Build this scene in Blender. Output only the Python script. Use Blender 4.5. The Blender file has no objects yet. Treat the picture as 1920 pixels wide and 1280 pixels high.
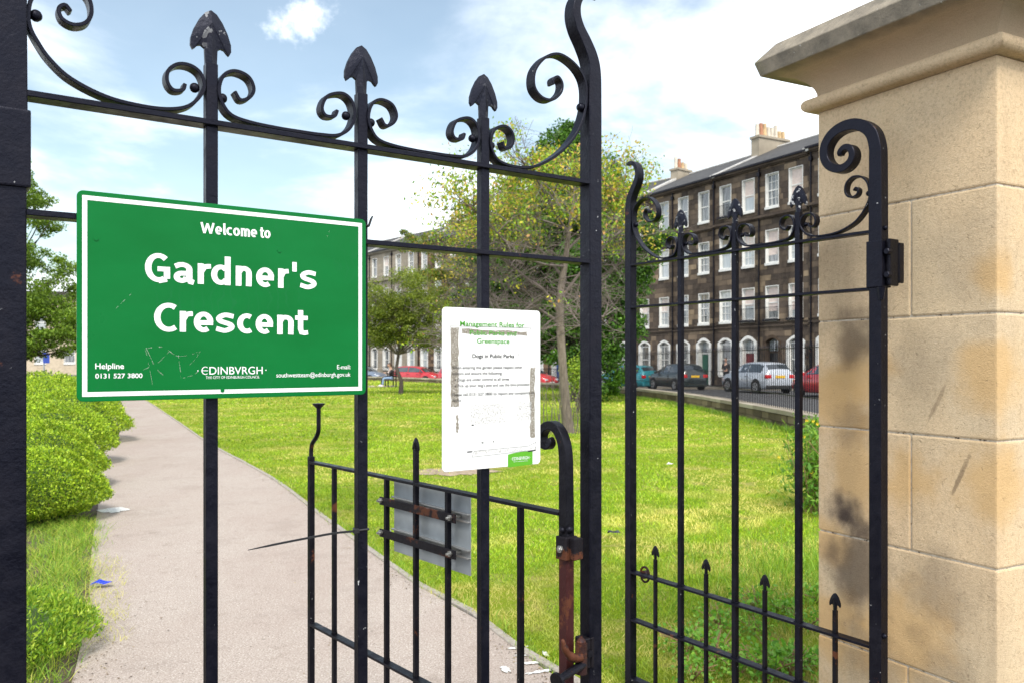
import bpy, bmesh, math, random
import numpy as np
from mathutils import Vector, Matrix

# ------------------------------------------------------------------ camera, sky, sun, exposure
R = math.radians
sc = bpy.context.scene
C = sc.collection
F, CX, HY, CH = 1554.0, 960.0, 674.0, 1.58          # focal length in photo pixels, principal column, horizon row, eye height

cam_data = bpy.data.cameras.new('camera')
cam = bpy.data.objects.new('camera', cam_data); C.objects.link(cam)
cam.location = (0, 0, CH); cam.rotation_euler = (R(90), 0, 0)
cam_data.sensor_width = 36; cam_data.lens = F / 1920 * 36
cam_data.shift_y = 34 / 1920
cam_data.clip_start = 0.05; cam_data.clip_end = 1500
cam_data.dof.use_dof = True; cam_data.dof.focus_distance = 2.05; cam_data.dof.aperture_fstop = 9.0
sc.camera = cam

SUN_AZ, SUN_EL = R(178), R(52)
world = bpy.data.worlds.new('World'); sc.world = world; world.use_nodes = True
nt = world.node_tree; N = nt.nodes; L = nt.links
for n in list(N): N.remove(n)
def wn(t, **k):
    n = N.new(t)
    for a, b in k.items(): setattr(n, a, b)
    return n
out = wn('ShaderNodeOutputWorld'); bg = wn('ShaderNodeBackground'); bg.inputs[1].default_value = 0.15
sky = wn('ShaderNodeTexSky', sky_type='NISHITA', sun_disc=False, sun_elevation=SUN_EL, sun_rotation=SUN_AZ)
sky.air_density = 1.0; sky.dust_density = 1.2; sky.ozone_density = 1.6
tc = wn('ShaderNodeTexCoord'); sep = wn('ShaderNodeSeparateXYZ'); L.new(tc.outputs['Generated'], sep.inputs[0])
def wm(op, a, b=None, c=None):
    n = wn('ShaderNodeMath', operation=op)
    for i, v in enumerate((a, b, c)):
        if v is None: continue
        if isinstance(v, (int, float)): n.inputs[i].default_value = v
        else: L.new(v, n.inputs[i])
    return n.outputs[0]
zc = wm('MAXIMUM', sep.outputs[2], 0.0)
den = wm('ADD', zc, 0.16)
comb = wn('ShaderNodeCombineXYZ')
L.new(wm('DIVIDE', sep.outputs[0], den), comb.inputs[0]); L.new(wm('DIVIDE', sep.outputs[1], den), comb.inputs[1])
comb.inputs[2].default_value = 5.3
cn = wn('ShaderNodeTexNoise'); cn.inputs['Scale'].default_value = 1.15; cn.inputs['Detail'].default_value = 9; cn.inputs['Roughness'].default_value = 0.56
cn.inputs['Distortion'].default_value = 0.25
L.new(comb.outputs[0], cn.inputs[0])
# heavier bank to the right, thinner to the upper left
bank = wm('MULTIPLY', wm('ABSOLUTE', wm('ADD', sep.outputs[0], 0.34)), 0.30)
low = wm('MULTIPLY', wm('SUBTRACT', 0.24, zc), 0.75)
low = wm('MAXIMUM', low, 0.0)
# a small separate puff of cloud, high and left of the middle
pv = Vector(((553-CX)/F, 1, (HY-34)/F)).normalized()
vm = wn('ShaderNodeVectorMath', operation='SUBTRACT'); L.new(tc.outputs['Generated'], vm.inputs[0]); vm.inputs[1].default_value = pv
vs = wn('ShaderNodeVectorMath', operation='MULTIPLY'); L.new(vm.outputs[0], vs.inputs[0]); vs.inputs[1].default_value = (18, 18, 33)
vl = wn('ShaderNodeVectorMath', operation='LENGTH'); L.new(vs.outputs[0], vl.inputs[0])
pn = wn('ShaderNodeTexNoise'); pn.inputs['Scale'].default_value = 26; pn.inputs['Detail'].default_value = 6; pn.inputs['Roughness'].default_value = .62; L.new(tc.outputs['Generated'], pn.inputs[0])
puff = wm('MULTIPLY', wm('MAXIMUM', wm('SUBTRACT', 2.35, wm('ADD', vl.outputs['Value'], wm('MULTIPLY', pn.outputs[0], 2.6))), 0.0), 0.30)
tot = wm('ADD', wm('ADD', wm('ADD', cn.outputs[0], bank), low), puff)
mr = wn('ShaderNodeMapRange'); mr.interpolation_type = 'SMOOTHSTEP'
mr.inputs[1].default_value = 0.52; mr.inputs[2].default_value = 0.86; mr.inputs[3].default_value = 0.08; mr.inputs[4].default_value = 1.0
L.new(tot, mr.inputs[0])
# slightly uneven brightness inside the clouds
cn2 = wn('ShaderNodeTexNoise'); cn2.inputs['Scale'].default_value = 2.6; cn2.inputs['Detail'].default_value = 6; L.new(comb.outputs[0], cn2.inputs[0])
cr = wn('ShaderNodeMix', data_type='RGBA'); L.new(cn2.outputs[0], cr.inputs[0])
cr.inputs[6].default_value = (3.3, 3.6, 4.0, 1); cr.inputs[7].default_value = (9.8, 9.8, 9.9, 1)
mixc = wn('ShaderNodeMix', data_type='RGBA'); L.new(mr.outputs[0], mixc.inputs[0]); sk7 = wn('ShaderNodeVectorMath', operation='SCALE'); sk7.inputs['Scale'].default_value = .66; hz = wn('ShaderNodeVectorMath', operation='MULTIPLY'); hz.inputs[1].default_value = (1.08, 1.06, .90); L.new(sky.outputs[0], hz.inputs[0]); L.new(hz.outputs[0], sk7.inputs[0]); L.new(sk7.outputs[0], mixc.inputs[6]); L.new(cr.outputs[2], mixc.inputs[7])
L.new(mixc.outputs[2], bg.inputs[0]); L.new(bg.outputs[0], out.inputs[0])

sun_d = bpy.data.lights.new('sun', 'SUN'); sun_d.energy = 2.0; sun_d.angle = R(16); sun_d.color = (1, 0.94, 0.85)
sun = bpy.data.objects.new('sun', sun_d); C.objects.link(sun)
sv = Vector((math.sin(SUN_AZ) * math.cos(SUN_EL), math.cos(SUN_AZ) * math.cos(SUN_EL), math.sin(SUN_EL)))
sun.rotation_euler = (-sv).to_track_quat('-Z', 'Y').to_euler(); sun.location = sv * 60
sc.view_settings.view_transform = 'Standard'; sc.view_settings.look = 'None'
sc.view_settings.exposure = 1.12; sc.view_settings.gamma = 1
sc.cycles.max_bounces = 6; sc.cycles.transparent_max_bounces = 8
sc.cycles.caustics_reflective = False; sc.cycles.caustics_refractive = False

# ------------------------------------------------------------------ materials
def mat(name):
    m = bpy.data.materials.new(name); m.use_nodes = True
    return m, m.node_tree, m.node_tree.nodes['Principled BSDF']
class NB:
    def __init__(s, nt): s.nt = nt
    def n(s, t, **k):
        n = s.nt.nodes.new(t)
        for a, b in k.items(): setattr(n, a, b)
        return n
    def l(s, a, b): s.nt.links.new(a, b)
    def noise(s, vec, scale, detail=4, rough=.5):
        n = s.n('ShaderNodeTexNoise'); n.inputs['Scale'].default_value = scale; n.inputs['Detail'].default_value = detail
        n.inputs['Roughness'].default_value = rough
        if vec is not None: s.l(vec, n.inputs[0])
        return n.outputs[0]
    def ramp(s, fac, stops, interp='LINEAR'):
        r = s.n('ShaderNodeValToRGB'); r.color_ramp.interpolation = interp
        e = r.color_ramp.elements
        while len(e) < len(stops): e.new(0.5)
        for el, (p, c) in zip(e, stops):
            el.position = p; el.color = (c, c, c, 1) if isinstance(c, (int, float)) else (*c, 1)
        s.l(fac, r.inputs[0]); return r.outputs[0]
    def mix(s, f, a, b, mode='MIX'):
        m = s.n('ShaderNodeMix', data_type='RGBA', blend_type=mode)
        for i, v in ((0, f), (6, a), (7, b)):
            if isinstance(v, (int, float)): m.inputs[i].default_value = v if i == 0 else (v, v, v, 1)
            elif isinstance(v, tuple): m.inputs[i].default_value = (*v, 1)
            else: s.l(v, m.inputs[i])
        return m.outputs[2]
    def math(s, op, a, b=0.0, c=0.0):
        n = s.n('ShaderNodeMath', operation=op)
        for i, v in enumerate((a, b, c)):
            if isinstance(v, (int, float)): n.inputs[i].default_value = v
            else: s.l(v, n.inputs[i])
        return n.outputs[0]
    def bump(s, h, strength, dist, bsdf):
        b = s.n('ShaderNodeBump'); b.inputs['Strength'].default_value = strength; b.inputs['Distance'].default_value = dist
        s.l(h, b.inputs['Height']); s.l(b.outputs[0], bsdf.inputs['Normal'])
    def pos(s): return s.n('ShaderNodeNewGeometry').outputs['Position']
    def obj(s): return s.n('ShaderNodeTexCoord').outputs['Object']
    def attr(s, name, o='Color'): return s.n('ShaderNodeAttribute', attribute_name=name).outputs[o]
    def rnd(s): return s.n('ShaderNodeObjectInfo').outputs['Random']
    def scalev(s, v, sx, sy, sz):
        m = s.n('ShaderNodeMapping'); m.inputs['Scale'].default_value = (sx, sy, sz); s.l(v, m.inputs[0]); return m.outputs[0]
M = {}
def plain(name, col, rough=.6, metal=0.0, var=0.12, scale=8, spec=.5):
    m, t, b = mat(name); g = NB(t)
    n = g.noise(g.obj(), scale, 5)
    lo = tuple(c * (1 - var) for c in col); hi = tuple(min(1, c * (1 + var)) for c in col)
    g.l(g.ramp(n, [(.3, lo), (.7, hi)]), b.inputs['Base Color'])
    b.inputs['Roughness'].default_value = rough; b.inputs['Metallic'].default_value = metal
    b.inputs['Specular IOR Level'].default_value = spec
    M[name] = m; return m

def iron(name, base, chips=.62, rusty=.0, rough=.34):
    m, t, b = mat(name); g = NB(t); p = g.pos()
    dust = g.noise(p, 22, 6, .65)
    col = g.mix(g.ramp(dust, [(.46, 0), (.78, .45)]), base, tuple(c * 1.6 + d_ for c, d_ in zip(base, (.011, .0095, .009))))
    # grime and rust blooms
    rn = g.noise(p, 9, 8, .7)
    th = .66 - rusty
    col = g.mix(g.ramp(rn, [(th, 0), (th + .04, .85)]), col, (.10, .034, .014))
    chip = g.noise(p, 55, 3, .6)
    cf = g.ramp(chip, [(chips + .085, 0), (chips + .10, 1)])
    big = g.ramp(g.noise(p, 4, 3), [(.45, 0), (.62, 1)])
    col = g.mix(g.math('MULTIPLY', cf, big), col, (.42, .43, .44))
    g.l(col, b.inputs['Base Color']); b.inputs['Specular IOR Level'].default_value = .24; b.inputs['Specular Tint'].default_value = (.72, .76, 1, 1)
    g.l(g.ramp(dust, [(.35, rough - .04), (.7, rough + .25)]), b.inputs['Roughness'])
    g.bump(g.math('ADD', g.noise(p, 160, 5, .6), g.math('MULTIPLY', g.noise(p, 28, 4, .6), 2.2)), .42, .0022, b)
    M[name] = m; return m
iron('iron', (.0022, .0022, .0052))
iron('iron_rusty', (.006, .0045, .005), rusty=.13, rough=.5)
iron('iron_black', (.003, .0027, .004), rusty=.045)
iron('iron_spear', (.006, .0068, .012), chips=.50)
iron('rust_stile', (.040, .010, .008), rusty=.11, rough=.5)
iron('rust_bracket', (.028, .012, .009), rusty=.14, rough=.55)
plain('plastic_black', (.012, .012, .014), .45)
plain('bolt_steel', (.42, .42, .40), .38, .9, .2, 60)
plain('galv', (.33, .36, .38), .5, .25, .16, 14)
plain('alu', (.5, .5, .49), .4, .7)
plain('white_trim', (.66, .66, .64), .5, 0, .14, 3)
plain('white_ink', (.82, .83, .84), .35, 0, .02, 3)
plain('green_ink', (.055, .30, .012), .5, 0, .05)
plain('lime_ink', (.09, .36, .01), .45, 0, .03)
plain('dark_ink', (.004, .004, .005), .55, 0, .3, 200)
plain('grey_ink', (.01, .01, .012), .55, 0, .4, 260)
plain('rubber', (.012, .012, .013), .7)
plain('rim', (.42, .43, .45), .35, .8)
plain('yellow_plate', (.75, .45, .02), .4, 0, .03)
plain('tail_red', (.5, .012, .015), .25, 0, .2, 12)
plain('lamp_clear', (.75, .77, .8), .15, .2)
plain('slate', (.055, .053, .052), .75, 0, .35, 2.5)
plain('lead', (.50, .49, .47), .6, 0, .15, 2)
plain('terracotta', (.36, .17, .10), .8, 0, .25, 3)
plain('buff_pot', (.50, .36, .20), .8, 0, .25, 3)
plain('cream_pot', (.55, .50, .42), .8, 0, .2, 3)
plain('harl', (.30, .26, .20), .9, 0, .18, 1.2)
plain('green_door', (.012, .12, .075), .4); plain('red_door', (.16, .012, .018), .4); plain('black_door', (.012, .012, .013), .35); plain('blue_door', (.02, .06, .24), .4)
plain('denim', (.22, .32, .48), .85, 0, .15, 30); plain('skin', (.52, .32, .24), .55, 0, .06, 30)
plain('cream_cloth', (.62, .52, .48), .85); plain('dark_cloth', (.03, .026, .03), .9); plain('black_cloth', (.012, .012, .014), .9); plain('hair', (.05, .025, .014), .7); plain('white_shoe', (.7, .7, .7), .5)
plain('bench_wood', (.05, .035, .025), .7)
plain('blue_wrap', (.01, .035, .55), .25, 0, .3, 60); plain('white_litter', (.75, .75, .75), .6); plain('black_litter', (.015, .018, .022), .3)
plain('road_paint', (.62, .62, .60), .7, 0, .35, 60)
plain('yellow_petal', (.75, .52, .01), .5); plain('asphalt', (.055, .055, .057), .9, 0, .25, 3)
plain('sign_blue', (.01, .05, .35), .4)
plain('red_petal', (.5, .03, .02), .6)

# green enamel of the welcome sign: faint sun bleaching, wiping marks, fine scratches
m, t, b = mat('sign_green'); g = NB(t); p = g.obj()
c = g.mix(g.ramp(g.noise(g.scalev(p, 1, 1, 2), 3.2, 5, .6), [(.35, 0), (.7, 1)]), (.0008, .13, .024), (.002, .155, .032))
v = g.n('ShaderNodeTexWave'); v.inputs['Scale'].default_value = 14; v.inputs['Distortion'].default_value = 12; v.inputs['Detail'].default_value = 3; g.l(p, v.inputs[0])
c = g.mix(g.math('MULTIPLY', g.ramp(v.outputs[1], [(.9, 0), (1, .35)]), g.ramp(g.noise(p, 6, 2), [(.5, 0), (.62, 1)])), c, (.01, .135, .045))
sp = g.ramp(g.noise(p, 240, 2), [(.77, 0), (.79, .5)])
c = g.mix(sp, c, (.08, .2, .10))
g.l(c, b.inputs['Base Color']); b.inputs['Roughness'].default_value = .33; b.inputs['Specular IOR Level'].default_value = .12
g.l(g.ramp(g.noise(p, 9, 4), [(.3, .26), (.8, .44)]), b.inputs['Roughness']); g.bump(g.noise(p, 4, 2), .08, .01, b)
M['sign_green'] = m
m, t, b = mat('notice_white'); g = NB(t); p = g.obj()
c = g.mix(g.ramp(g.noise(p, 5, 5), [(.4, 0), (.8, .5)]), (.80, .81, .80), (.68, .69, .68))
c = g.mix(g.ramp(g.noise(p, 170, 3), [(.72, 0), (.75, .6)]), c, (.35, .34, .33))
g.l(c, b.inputs['Base Color']); b.inputs['Roughness'].default_value = .4; M['notice_white'] = m
# flaking tape residue: speckled brown grey
m, t, b = mat('tape_residue'); g = NB(t); p = g.obj()
g.l(g.ramp(g.noise(p, 380, 3, .8), [(.42, (.55, .54, .50)), (.46, (.14, .12, .09)), (.60, (.22, .19, .145)), (.66, (.60, .59, .55))]), b.inputs['Base Color']); b.inputs['Roughness'].default_value = .8; M['tape_residue'] = m
m, t, b = mat('faded_print'); g = NB(t); p = g.obj()
g.l(g.ramp(g.noise(p, 260, 4, .8), [(.40, (.74, .75, .74)), (.56, (.56, .56, .55)), (.60, (.30, .29, .28))]), b.inputs['Base Color']); b.inputs['Roughness'].default_value = .7; M['faded_print'] = m

# sandstone of the gate pier with soot, green bloom and streaks in fixed places
m, t, b = mat('sandstone'); g = NB(t); p = g.pos(); rn = g.rnd()
c = g.mix(g.ramp(g.noise(p, 2.1, 6, .6), [(.35, 0), (.68, 1)]), (.68, .505, .305), (.60, .48, .325))
c = g.mix(g.math('MULTIPLY', rn, .5), c, (.70, .52, .33))
c = g.mix(g.ramp(g.noise(p, 85, 3, .7), [(.34, .45), (.5, 0)]), c, (.36, .26, .165))
c = g.mix(g.ramp(g.noise(p, 85, 3, .7), [(.56, 0), (.72, .3)]), c, (.74, .62, .46))
c = g.mix(g.ramp(g.noise(g.scalev(p, 5, 5, .7), 1.0, 5, .7), [(.52, 0), (.68, .35)]), c, (.42, .30, .185))
c = g.mix(g.ramp(g.noise(p, 1.1, 3), [(.48, 0), (.72, .35)]), c, (.46, .42, .31))
fine = g.noise(p, 330, 3, .6)
c = g.mix(g.ramp(fine, [(.35, .30), (.55, 0)]), c, (.36, .27, .17))
c = g.mix(g.ramp(fine, [(.55, 0), (.75, .25)]), c, (.78, .67, .52))
def blotch(c, ctr, rad, colr, amt, nscale=9, sc3=(1, 1, 1)):
    s1 = g.n('ShaderNodeVectorMath', operation='SUBTRACT'); g.l(p, s1.inputs[0]); s1.inputs[1].default_value = ctr
    s2 = g.n('ShaderNodeVectorMath', operation='MULTIPLY'); g.l(s1.outputs[0], s2.inputs[0]); s2.inputs[1].default_value = sc3
    s3 = g.n('ShaderNodeVectorMath', operation='LENGTH'); g.l(s2.outputs[0], s3.inputs[0])
    d = g.math('ADD', s3.outputs['Value'], g.math('MULTIPLY', g.math('SUBTRACT', g.noise(p, nscale, 5), .5), rad * 1.45))
    f = g.n('ShaderNodeMapRange', interpolation_type='SMOOTHSTEP'); g.l(d, f.inputs[0])
    f.inputs[1].default_value = rad; f.inputs[2].default_value = rad * .25; f.inputs[3].default_value = 0; f.inputs[4].default_value = amt
    return g.mix(f.outputs[0], c, colr)
def pier_pt(px, py):   # a place on the opening face of the pier, found from where the stain sits on it
    mm = (px - CX) / F; P = (1.199, 3.245); D = (.383, -.723)
    q = (mm * P[1] - P[0]) / (D[0] - mm * D[1]); Y = P[1] + q * D[1]
    return (P[0] + q * D[0], Y, CH + (HY - py) * Y / F)
GOLD = ((1560, 740, .13), (1610, 700, .12), (1590, 880, .14), (1560, 1010, .09), (1700, 900, .10), (1850, 700, .12), (1858, 900, .12), (1862, 520, .07), (1700, 1190, .17), (1560, 1180, .15))
for px, py, r_ in GOLD: c = blotch(c, pier_pt(px, py), r_ * 1.5, (.58, .375, .165), .72, 7)
for px, py, r_, amt, s3 in ((1585, 968, .12, 1.0, (1, 1, 1.1)), (1608, 1062, .19, .72, (1, 1, .75)), (1600, 790, .13, .35, (1, 1, 1)), (1598, 640, .12, .65, (1, 1, .8)), (1760, 1100, .22, .34, (1, 1, 1.3)), (1560, 520, .14, .2, (1, 1, .6)), (1800, 470, .2, .16, (1, 1, 1)),
                             (1720, 690, .2, .22, (1, 1, 1)), (1640, 1240, .2, .3, (1, 1, 1)), (1760, 1255, .17, .3, (1, 1, 1))):
    c = blotch(c, pier_pt(px, py), r_, (.075, .055, .045), amt, 9, s3)
for px, py, w_ in ((1762, 745, .008), (1748, 770, .0065), (1803, 885, .0105), (1797, 900, .0085)):
    s1 = g.n('ShaderNodeVectorMath', operation='SUBTRACT'); g.l(p, s1.inputs[0]); s1.inputs[1].default_value = pier_pt(px, py)
    rt = g.n('ShaderNodeVectorRotate', rotation_type='AXIS_ANGLE'); rt.inputs['Axis'].default_value = (-.885, -.466, 0); rt.inputs['Angle'].default_value = R(24)
    g.l(s1.outputs[0], rt.inputs[0])
    s2 = g.n('ShaderNodeVectorMath', operation='MULTIPLY'); g.l(rt.outputs[0], s2.inputs[0]); s2.inputs[1].default_value = (1, 1, .12)
    s3_ = g.n('ShaderNodeVectorMath', operation='LENGTH'); g.l(s2.outputs[0], s3_.inputs[0])
    d = g.math('ADD', s3_.outputs['Value'], g.math('MULTIPLY', g.math('SUBTRACT', g.noise(p, 60, 3), .5), w_ * .9))
    f = g.n('ShaderNodeMapRange', interpolation_type='SMOOTHSTEP'); g.l(d, f.inputs[0]); f.inputs[1].default_value = w_; f.inputs[2].default_value = w_ * .6; f.inputs[3].default_value = 0; f.inputs[4].default_value = .42
    c = g.mix(f.outputs[0], c, (.17, .12, .075))
g.l(c, b.inputs['Base Color']); b.inputs['Roughness'].default_value = .92; b.inputs['Specular IOR Level'].default_value = .2
pit = g.ramp(g.noise(p, 48, 3, .6), [(.30, 1), (.36, 0)]); c2 = g.mix(g.math('MULTIPLY', pit, .22), c, (.25, .17, .10)); g.l(c2, b.inputs['Base Color'])
g.bump(g.math('SUBTRACT', g.math('ADD', g.noise(p, 190, 4, .7), g.math('MULTIPLY', g.noise(p, 8, 4), 2.5)), g.math('MULTIPLY', pit, .4)), .75, .0035, b); M['sandstone'] = m
# weathered cap: sandstone below, dark lichen-grey on the exposed edge and top
m, t, b = mat('capstone'); g = NB(t); p = g.pos()
c = g.mix(g.ramp(g.noise(p, 3, 5), [(.35, 0), (.7, 1)]), (.56, .42, .28), (.44, .35, .235))
c = g.mix(g.ramp(g.noise(p, 320, 3, .6), [(.35, .3), (.55, 0)]), c, (.25, .18, .11))
zz = g.n('ShaderNodeSeparateXYZ'); g.l(p, zz.inputs[0])
f = g.n('ShaderNodeMapRange'); g.l(g.math('ADD', zz.outputs[2], g.math('MULTIPLY', g.noise(p, 14, 4), .012)), f.inputs[0]); f.inputs[1].default_value = 2.704; f.inputs[2].default_value = 2.716
dk = g.mix(g.ramp(g.noise(p, 11, 7, .7), [(.35, 0), (.65, 1)]), (.15, .132, .105), (.30, .26, .20))
dk = g.mix(g.ramp(g.noise(p, 5, 4), [(.55, 0), (.7, .6)]), dk, (.20, .19, .10))
dk = g.mix(g.ramp(g.noise(p, 60, 2), [(.74, 0), (.76, .9)]), dk, (.5, .5, .47))
c = g.mix(f.outputs[0], c, dk)
g.l(c, b.inputs['Base Color']); b.inputs['Roughness'].default_value = .92
g.bump(g.math('ADD', g.noise(p, 160, 4, .7), g.math('MULTIPLY', g.noise(p, 22, 4), 2)), .5, .004, b); M['capstone'] = m
m, t, b = mat('mortar'); g = NB(t); p = g.pos()
g.l(g.ramp(g.noise(p, 45, 4, .7), [(.42, (.66, .60, .50)), (.58, (.52, .45, .35)), (.64, (.09, .07, .055))]), b.inputs['Base Color']); b.inputs['Roughness'].default_value = .95
g.bump(g.noise(p, 90, 4), .6, .004, b); M['mortar'] = m

# sooted ashlar of the terraces (per-stone value in the attribute 'rnd')
def ashlar(name, stops, stain=.6):
    m, t, b = mat(name); g = NB(t); p = g.pos(); a = g.attr('rnd', 'Fac')
    c = g.ramp(a, stops)
    c = g.mix(g.ramp(g.noise(g.scalev(p, 1, 1, .45), .55, 6, .65), [(.42, 0), (.6, stain)]), c, (.028, .022, .02))
    c = g.mix(g.ramp(g.noise(p, 3.5, 5, .7), [(.45, 0), (.75, .4)]), c, (.17, .13, .095))
    g.l(c, b.inputs['Base Color']); b.inputs['Roughness'].default_value = .95; b.inputs['Specular IOR Level'].default_value = .15
    g.bump(g.noise(p, 14, 4, .7), .5, .02, b); M[name] = m
ashlar('ashlar_soot', [(0, (.062, .050, .043)), (.5, (.105, .082, .066)), (.78, (.165, .125, .092)), (.94, (.23, .175, .125)), (1, (.31, .235, .155))], .6)
ashlar('ashlar_brown', [(0, (.07, .05, .036)), (.5, (.16, .105, .07)), (1, (.27, .18, .115))], .35)
ashlar('ashlar_pale', [(0, (.26, .235, .19)), (.5, (.32, .285, .23)), (1, (.38, .33, .26))], .12)
ashlar('ashlar_gold', [(0, (.50, .42, .31)), (1, (.60, .51, .39))], .05)
ashlar('wall_stone', [(0, (.12, .095, .065)), (.5, (.20, .155, .105)), (1, (.30, .24, .16))], .35)
ashlar('coping', [(0, (.33, .29, .23)), (1, (.46, .41, .33))], .1)
ashlar('mortar_dark', [(0, (.05, .042, .035)), (1, (.05, .042, .035))], .3)
m, t, b = mat('pane'); g = NB(t); r_ = g.rnd()
cur = g.noise(g.scalev(g.obj(), 9, 1, .6), 1.4, 2)
c = g.mix(g.ramp(r_, [(.40, 0), (.75, 1)]), (.030, .038, .046), (.30, .34, .37))  # pale pane colour stands in for reflected sky as well as curtains
c = g.mix(g.ramp(cur, [(.4, 0), (.6, .4)]), c, (.42, .45, .46))
g.l(c, b.inputs['Base Color']); b.inputs['Roughness'].default_value = .06; b.inputs['Specular IOR Level'].default_value = .9
b.inputs['Coat Weight'].default_value = .6; b.inputs['Coat Roughness'].default_value = .02; M['pane'] = m
m, t, b = mat('car_glass'); b.inputs['Base Color'].default_value = (.03, .038, .045, 1); b.inputs['Roughness'].default_value = .04; b.inputs['Specular IOR Level'].default_value = .9; b.inputs['Coat Weight'].default_value = .7; M['car_glass'] = m
def carpaint(name, col):
    m, t, b = mat(name); g = NB(t)
    g.l(g.mix(g.ramp(g.noise(g.obj(), 2, 4), [(.3, 0), (.8, .3)]), col, tuple(c * .75 + .03 for c in col)), b.inputs['Base Color'])
    b.inputs['Roughness'].default_value = .3; b.inputs['Coat Weight'].default_value = .8; b.inputs['Coat Roughness'].default_value = .06; b.inputs['Metallic'].default_value = .15; M[name] = m
carpaint('paint_teal', (.02, .22, .27)); carpaint('paint_dark', (.012, .022, .024)); carpaint('paint_silver', (.46, .50, .56)); carpaint('paint_red', (.48, .012, .02)); carpaint('paint_slate', (.16, .20, .27))

# foliage: colour per leaf in attribute 'Col'
m, t, b = mat('leaf'); g = NB(t); a = g.attr('Col')
g.l(a, b.inputs['Base Color']); b.inputs['Roughness'].default_value = .5; b.inputs['Specular IOR Level'].default_value = .35
tr = g.n('ShaderNodeBsdfTranslucent'); g.l(g.mix(1.0, a, (1.0, 1.0, .45), 'MULTIPLY'), tr.inputs[0])
ad = g.n('ShaderNodeMixShader'); ad.inputs[0].default_value = .35; g.l(b.outputs[0], ad.inputs[1]); g.l(tr.outputs[0], ad.inputs[2])
g.l(ad.outputs[0], t.nodes['Material Output'].inputs[0]); M['leaf'] = m
m, t, b = mat('bark'); g = NB(t); p = g.pos()
g.l(g.ramp(g.noise(g.scalev(p, 6, 6, 1.5), 3, 6, .7), [(.3, (.11, .088, .07)), (.6, (.23, .19, .155)), (.8, (.33, .29, .24))]), b.inputs['Base Color']); b.inputs['Roughness'].default_value = .9
g.bump(g.noise(g.scalev(p, 8, 8, 2), 5, 5), .5, .02, b); M['bark'] = m
plain('bark_dark', (.06, .048, .04), .9, 0, .3, 5); plain('bark_grey', (.155, .125, .115), .9, 0, .25, 5); plain('dry_twig', (.30, .18, .10), .9, 0, .3, 20)
plain('inner_shade', (.045, .085, .012), .9, 0, .4, 30)  # dark green that paints the shaded inside of the shrubs
plain('bare_earth', (.30, .235, .165), .95, 0, .35, 9)
plain('soil', (.085, .062, .045), .95, 0, .4, 18)

# lawn ground under the blades
m, t, b = mat('lawn_ground'); g = NB(t); p = g.pos()
c = g.mix(g.ramp(g.noise(p, .7, 6, .65), [(.38, 0), (.62, 1)]), (.19, .29, .018), (.28, .36, .025))
c = g.mix(g.ramp(g.noise(p, 2.6, 5, .7), [(.52, 0), (.64, .8)]), c, (.42, .36, .13))
c = g.mix(g.ramp(g.noise(p, 45, 4, .7), [(.3, .4), (.55, 0)]), c, (.12, .17, .015))
g.l(c, b.inputs['Base Color']); b.inputs['Roughness'].default_value = .9; b.inputs['Specular IOR Level'].default_value = .1
g.bump(g.noise(p, 30, 6, .8), .9, .05, b); M['lawn_ground'] = m
# gravelly pink-grey tarmac path
m, t, b = mat('path'); g = NB(t); p = g.pos()
c = g.ramp(g.noise(p, 105, 3, .75), [(.30, (.13, .11, .10)), (.43, (.335, .285, .25)), (.58, (.40, .35, .31)), (.68, (.64, .59, .54))])
c = g.mix(g.ramp(g.noise(g.scalev(p, 1, .5, 1), .8, 6, .65), [(.42, 0), (.7, .4)]), c, (.27, .20, .17))
c = g.mix(g.ramp(g.noise(p, 6, 5, .7), [(.58, 0), (.68, .35)]), c, (.2, .16, .13))
c = g.mix(g.ramp(g.noise(p, 1.7, 7, .75), [(.55, 0), (.60, .22)]), c, (.22, .18, .155))
c = g.mix(g.ramp(g.noise(p, 14, 2, .5), [(.73, 0), (.76, .5)]), c, (.14, .12, .10))
g.l(c, b.inputs['Base Color']); b.inputs['Roughness'].default_value = .95; b.inputs['Specular IOR Level'].default_value = .15
g.bump(g.noise(p, 170, 3, .8), .55, .004, b); M['path'] = m
m, t, b = mat('edging'); g = NB(t); p = g.pos()
g.l(g.ramp(g.noise(p, 40, 5), [(.3, (.24, .21, .18)), (.7, (.36, .33, .29))]), b.inputs['Base Color']); b.inputs['Roughness'].default_value = .95; M['edging'] = m
plain('pavement', (.22, .21, .19), .9, 0, .15, 1.5)

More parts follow.
